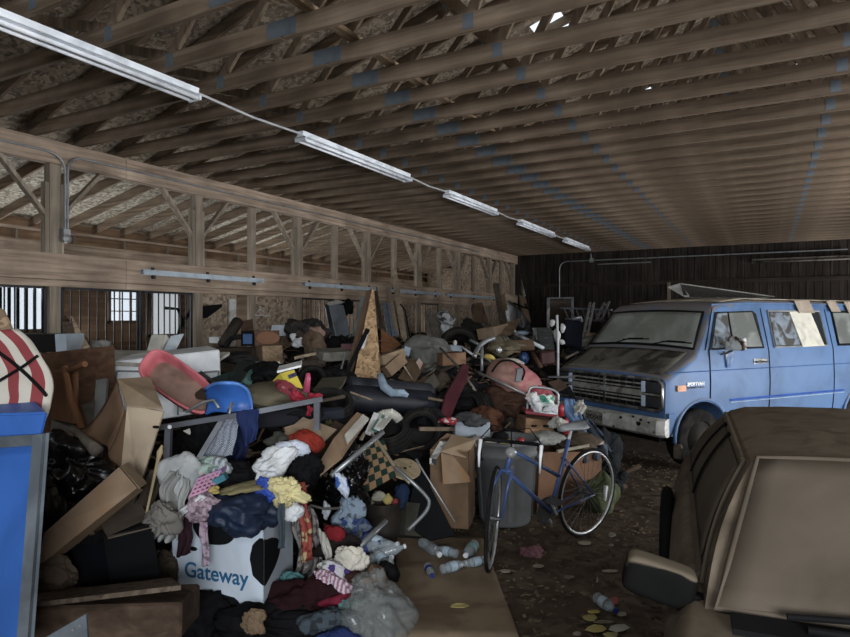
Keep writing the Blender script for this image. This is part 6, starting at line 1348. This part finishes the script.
rod('carpet_roll', 'dark rolled carpet leaning on the left end of the sideboard', 'carpet roll', [(223, 345, 7.6), (238, 321, 7.9)], .07, mat('plain', '#37322c'))
rod('black_tire_tube', 'black rubber inner tube lying on the sideboard', 'inner tube', [(225, 346, 7.4), (231, 339, 7.4), (240, 337, 7.4), (247, 340, 7.4)], .03, rub, smoothcurve=True)
poly('brown_board', 'brown board standing behind the small television', 'board', [(241, 321, 7.9), (252, 319, 7.9), (253, 334, 7.9), (241, 334, 7.9)], .03, mat('wood', '#4d392b'))
t = thing('coat_hanger', 'white wire coat hanger hanging from a nail on a stall post', 'hanger', W(260, 316, 10.98))
rod('wire', None, None, [(260, 309, 10.98), (261, 307, 10.98), (259, 306, 10.98)], .006, white, parent=t)
rod('shoulder', None, None, [(260, 309, 10.98), (255, 315, 10.98), (270, 316, 10.98), (260, 309, 10.98)], .008, white, parent=t)
cbox('white_carton', 'small white carton below the white painted board', 'box', (209, 343, 8.8), (219, 343, 8.8), (209, 337, 8.8), .2, white)
poly('saddle_rack', 'dark bent iron rack inside the stall left of the white board', 'rack', [(203, 306, 10.05), (222, 304, 10.2), (222, 307, 10.2), (207, 318, 10.1), (203, 318, 10.05)], .04, blackc)
rod('dark_branch', 'dark crooked branch behind the sliding stall door bars', 'branch', [(176, 345, 10), (181, 325, 10), (190, 312, 10), (194, 300, 10)], .03, blackc)
rod('dark_branch', 'dark pole crossing the crooked branch in the stall', 'branch', [(165, 308, 10), (178, 309, 10), (186, 330, 10)], .025, blackc)
slab('grey_tin', 'grey metal sheet inside the stall right of the crooked branch', 'sheet', (188, 428, 10.5), (200, 428, 10.5), (188, 292, 10.5), .03, mat('plain', '#6b6863'))
rod('plastic_tray', 'small white tray below the wooden crate', 'tray', [(268, 366, 6.3), (280, 364, 6.3)], .03, whited)
slab('stool', 'pale wooden stool top beside the white rags', 'stool', (294, 357, 6.9), (316, 352, 7.1), (298, 355, 7.3), .03, mat('wood', '#857660'))
rod('furniture_stick', 'dark stool leg below the pale stool top', 'leg piece', [(303, 357, 7), (300, 372, 6.9)], .02, woodg)
slab('white_cabinet', 'low dusty white cupboard front left of the tall gusset', 'cupboard', (322, 362, 7.6), (350, 360, 7.8), (324, 353, 7.6), .3, mat('plain', '#77756c', '#5a5850'))
cbox('red_toolbox', 'dark red toolbox below the grey metal doors', 'toolbox', (341, 350, 8.2), (352, 350, 8.2), (341, 344, 8.2), .2, mat('plain', '#571d28', rough=.5))
blob('black_bag', 'black bag slumped below the grey metal doors', 'bag', 332, 348, 24, 20, blackc, 8.4, amp=.5)
slab('dusty_board', 'dusty olive lid leaning above the air mattress', 'lid', (313, 390, 5.8), (340, 388, 5.9), (322, 378, 6.2), .03, mat('plain', '#4e4b3d'))
# cardboard mat and its bottles
t = MB(); Q = [W(396, 531, 5.33), W(483, 541, 5.1), W(519, 640, 3.53), W(396, 640, 3.53)]
for q in Q: q.z = .015
b = MB(); b.grid(lambda u, v: (lambda p: Vector((p.x, p.y, max(.012, .012 + .02 * noise.noise(p * 2.5)))))(Q[0].lerp(Q[1], u).lerp(Q[3].lerp(Q[2], u), v)), 20, 20)
tag(b.build('cardboard_sheet', mat('plain', '#7b6a55', '#665643', rough=.9, scale=3, bump=.15), smooth=True, solid=.008), 'large flattened cardboard sheet lying on the dirt floor', 'cardboard')
pet = glassy('pet', '#a9b6be', .32, .1); capw = mat('plain', '#c3c7cc', rough=.4, bump=0); capb = mat('plain', '#1b2b78', rough=.4, bump=0)
def bottle(label, px, py, ang, L_=.2, R_=.032, lab=None, cap=capw, z=None, up=0, group='plastic bottles'):
    if z is None: p = W(px, py, 3); d = (p - Vector((0, 0, CZ))); k = (.02 + R_ - CZ) / d.z; c_ = Vector((0, 0, CZ)) + d * k
    else: c_ = W(px, py, z)
    a = math.radians(ang); dr = (VR * math.cos(a) + VF * math.sin(a) + VU * up).normalized()
    t = thing('plastic_bottle', label, 'bottle', c_ - Vector((0, 0, R_)), 0, group)
    M = Matrix.Translation(c_ - dr * L_ / 2) @ dr.to_track_quat('Z', 'Y').to_matrix().to_4x4()
    pr = [(.002, .0), (R_ * .9, .0), (R_, .01)]
    for k in range(5): q = .02 + k * L_ * .11; pr += [(R_, q), (R_ * .93, q + L_ * .05)]
    pr += [(R_, L_ * .62), (R_ * .8, L_ * .75), (R_ * .42, L_ * .87), (R_ * .4, L_ * .93)]
    MB().lathe(pr, 16, M).build('body', pet, t, world=True, smooth=True)
    MB().lathe([(R_ * .46, L_ * .93), (R_ * .46, L_ * 1.0)], 12, M).build('cap', cap, t, world=True)
    if lab: MB().lathe([(R_ * 1.03, L_ * .3), (R_ * 1.03, L_ * .55)], 16, M, cap=False).build('label_band', lab, t, world=True)
lb1 = mat('plain', '#9fb6c4', rough=.5, bump=0); lb2 = mat('plain', '#6aa3a6', rough=.5, bump=0); lb3 = mat('plain', '#2a3a86', rough=.5, bump=0)
bottle('large clear bottle at the upper left on the cardboard sheet', 431, 548, -65, .30, .045)
bottle('small bottle with a dark blue cap on the cardboard sheet', 430, 571, -80, .17, .032, lb3, capb)
bottle('clear bottle with pale blue label beside the large clear bottle', 446, 551, 140, .2, .035, lb1)
bottle('clear bottle pointing right in the middle of the cardboard sheet', 454, 566, 35, .22, .035, lb1)
bottle('bottle with a teal label near the bicycle front wheel', 470, 550, -110, .24, .042, lb2)
bottle('thin clear bottle lowest right near the bicycle front wheel', 474, 562, 210, .24, .032, lb1)
bottle('crushed bottle with dark blue cap lying on the aisle floor', 606, 604, -70, .2, .035, lb1, capb)
HB = [(365, 548, 20, lb3), (375, 540, 160, lb1), (384, 546, -20, None), (369, 562, 60, None), (381, 558, 120, lb1), (390, 551, 10, None), (388, 567, 80, None), (362, 536, 200, lb3), (376, 570, 30, None), (353, 530, 90, lb3)]
WH = ['with a blue label left in the bottle heap', 'near the end of the short aluminium tube', 'on top of the bottle heap beside the cardboard sheet', 'standing under the short aluminium tube', 'in the middle of the bottle heap', 'lying over the left edge of the cardboard sheet',
      'lowest right of the bottle heap', 'with a blue label highest left of the bottle heap', 'lowest left of the bottle heap', 'pressed between dark clothes and the tube']
for (px, py, an, lb_), l in zip(HB, WH): bottle('plastic bottle ' + l, px, py, an, .21, .034, lb_, capb if lb_ is lb3 else capw, z=4.2 - (py - 530) * .009, up=.25, group='plastic bottles in the heap')
# papers and small things on the aisle
PA = [(459, 606, 20, 5, '#a8985a', 'yellow paper strip on the cardboard sheet'), (506, 571, 14, 4, '#8d8775', 'cream paper scrap below the front bicycle wheel'), (538, 566, 12, 4, '#857f6e', 'pale paper scrap below the dusty pink rag'),
      (585, 543, 16, 4, '#9b9480', 'cream folded paper below the rear bicycle wheel'), (612, 535, 10, 5, '#8a8576', 'small torn paper near the olive green bag'), (611, 545, 6, 3, '#857f70', 'tiny paper flake below the small torn paper'),
      (569, 577, 10, 4, '#736c5c', 'grey leaf like scrap in the middle of the aisle'), (610, 571, 20, 3, '#8d8776', 'long thin paper strip left of the car mirror'), (597, 580, 3, 8, '#77705f', 'thin short paper sliver left of the long strip'),
      (594, 612, 14, 4, '#b0a050', 'upper yellow paper piece beside the crushed bottle'), (590, 618, 16, 8, '#a39a5c', 'yellow torn paper left in the litter cluster'), (596, 629, 24, 8, '#b0a160', 'long yellow paper strip in the litter cluster'),
      (619, 628, 24, 9, '#a7a597', 'crumpled white paper right in the litter cluster'), (614, 601, 12, 10, '#a85a5a', 'red and white wrapper behind the crushed bottle'), (622, 614, 12, 5, '#8f8b7c', 'grey paper piece right of the crushed bottle'),
      (603, 622, 20, 3, '#7f7860', 'thin twig like strip across the litter cluster'), (611, 635, 18, 6, '#99915f', 'yellowish paper at the bottom picture edge'), (577, 634, 10, 5, '#8b8676', 'small pale paper at the bottom of the aisle')]
for i, (px, py, w, h, c_, l) in enumerate(PA):
    rr_ = random.Random(i); p0 = []
    for q in range(7):
        a = 2 * PI * q / 7; x = px + w / 2 * math.cos(a) * rr_.uniform(.7, 1.1); y = py + h / 2 * math.sin(a) * rr_.uniform(.7, 1.1)
        d = W(x, y, 3) - Vector((0, 0, CZ)); k = (.012 + rr_.uniform(0, .012) - CZ) / d.z; p0.append(Vector((0, 0, CZ)) + d * k)
    tag(MB().prism(p0, (0, 0, .003)).build('paper_scrap', mat('plain', c_, rough=.9, bump=.2)), l, 'paper', 'papers on the aisle')
blob('pink_rag', 'dusty pink rag lying on the aisle between bicycle and car', 'rag', 531, 553, 24, 16, mat('plain', '#704a50', '#5a3d42', scale=14, bump=.5), 4.85, amp=.4)

# more pieces of the heap, each one found beside something larger
XT = [('plank', 'grey plank lying below the leaning grey metal sheets', [(316, 356), (346, 349)], 8.6, .02, '#6d6459'), ('plank', 'brown plank lying just left of the orange plywood', [(356, 352), (382, 340)], 8.6, .02, '#5d4a39'),
      ('stick', 'thin pale stick crossing in front of the folded cartons', [(404, 366), (415, 383)], 6.9, .008, '#a39a86'), ('plank', 'dark plank lying behind the maroon padded board', [(440, 372), (470, 358)], 7.6, .022, '#4a4038'),
      ('stick', 'broken stick lying on the air mattress', [(350, 392), (372, 400)], 5.9, .01, '#8a7a63'), ('plank', 'weathered plank below the grey plastic tray', [(430, 376), (452, 390)], 6.8, .02, '#5d5346'),
      ('pipe', 'dark iron pipe in front of the white chest', [(200, 372), (232, 396)], 4.7, .014, '#3d3c3b'), ('stick', 'thin branch lying left of the labelled cardboard box', [(400, 452), (424, 446)], 5.2, .007, '#6d5f4c'),
      ('plank', 'short plank lying above the black mattress end', [(428, 398), (448, 402)], 6.3, .018, '#6f5f4c'), ('pipe', 'thin metal pipe standing left of the tall chipboard gusset', [(336, 388), (346, 352)], 7.0, .012, '#77797b'),
      ('plank', 'tan plank lying under the khaki rag', [(488, 346), (520, 352)], 8.1, .025, '#7d6a50'), ('pipe', 'long dark pipe lying in front of the van grille', [(548, 377), (575, 377)], 7.3, .014, '#4b4c4e'),
      ('stick', 'pale stick leaning over the brown case', [(476, 352), (498, 366)], 7.2, .012, '#9a927f'), ('plank', 'weathered plank behind the navy suitcase', [(318, 402), (345, 396)], 5.4, .02, '#52483c')]
for n_, l, pp_, z, r_, c_ in XT: rod(n_, l, n_, [(pp_[0][0], pp_[0][1], z), (pp_[1][0], pp_[1][1], z + .1)], r_, mat('wood', c_), n=4 if n_ == 'plank' else 7)
XB = [('rag', 'dark olive rag heap below the folded cartons', 405, 392, 36, 14, 6.6, '#3b3a2e'), ('rag', 'brown rag heap left of the maroon padded board', 440, 382, 22, 18, 6.9, '#3f352b'), ('coat', 'black coat hanging between tires and maroon board', 460, 400, 40, 30, 6.7, '#141416'),
      ('blanket', 'dark brown blanket below the pink sack', 500, 402, 46, 30, 6.7, '#3a251c'), ('rag', 'rusty brown cloth lump below the long pale pole', 487, 420, 34, 26, 6.3, '#4d2f20'), ('bag', 'black bag in the hollow behind the suitcase', 336, 376, 30, 18, 6.9, '#151515'),
      ('rag', 'grey rag below the leaning black plastic shell', 520, 340, 26, 10, 9.4, '#4c4b47'), ('coat', 'dark coat heaped left of the filing cabinet', 528, 345, 20, 14, 9.0, '#1d1d1f'), ('bag', 'black bag below the yellow pail', 300, 412, 36, 16, 4.35, '#141517'),
      ('rag', 'faded green rag behind the olive cushion', 250, 378, 20, 10, 5.2, '#34433a'), ('jacket', 'dark jacket in front of the wooden sideboard', 238, 358, 34, 12, 6.9, '#1f1e1e'), ('rag', 'dull brown rag in front of the stool', 312, 364, 24, 12, 6.9, '#3d342c'),
      ('rag', 'dusty grey rag between the far tires and the carton', 480, 330, 18, 14, 11.0, '#4a4743'), ('bag', 'dark plastic bag behind the labelled cardboard box', 428, 418, 26, 20, 6.1, '#16171a')]
for n_, l, px, py, w, h, z, c_ in XB: blob(n_, l, n_, px, py, w, h, mat('plain', c_, rough=.8, bump=.6), z, amp=.5)
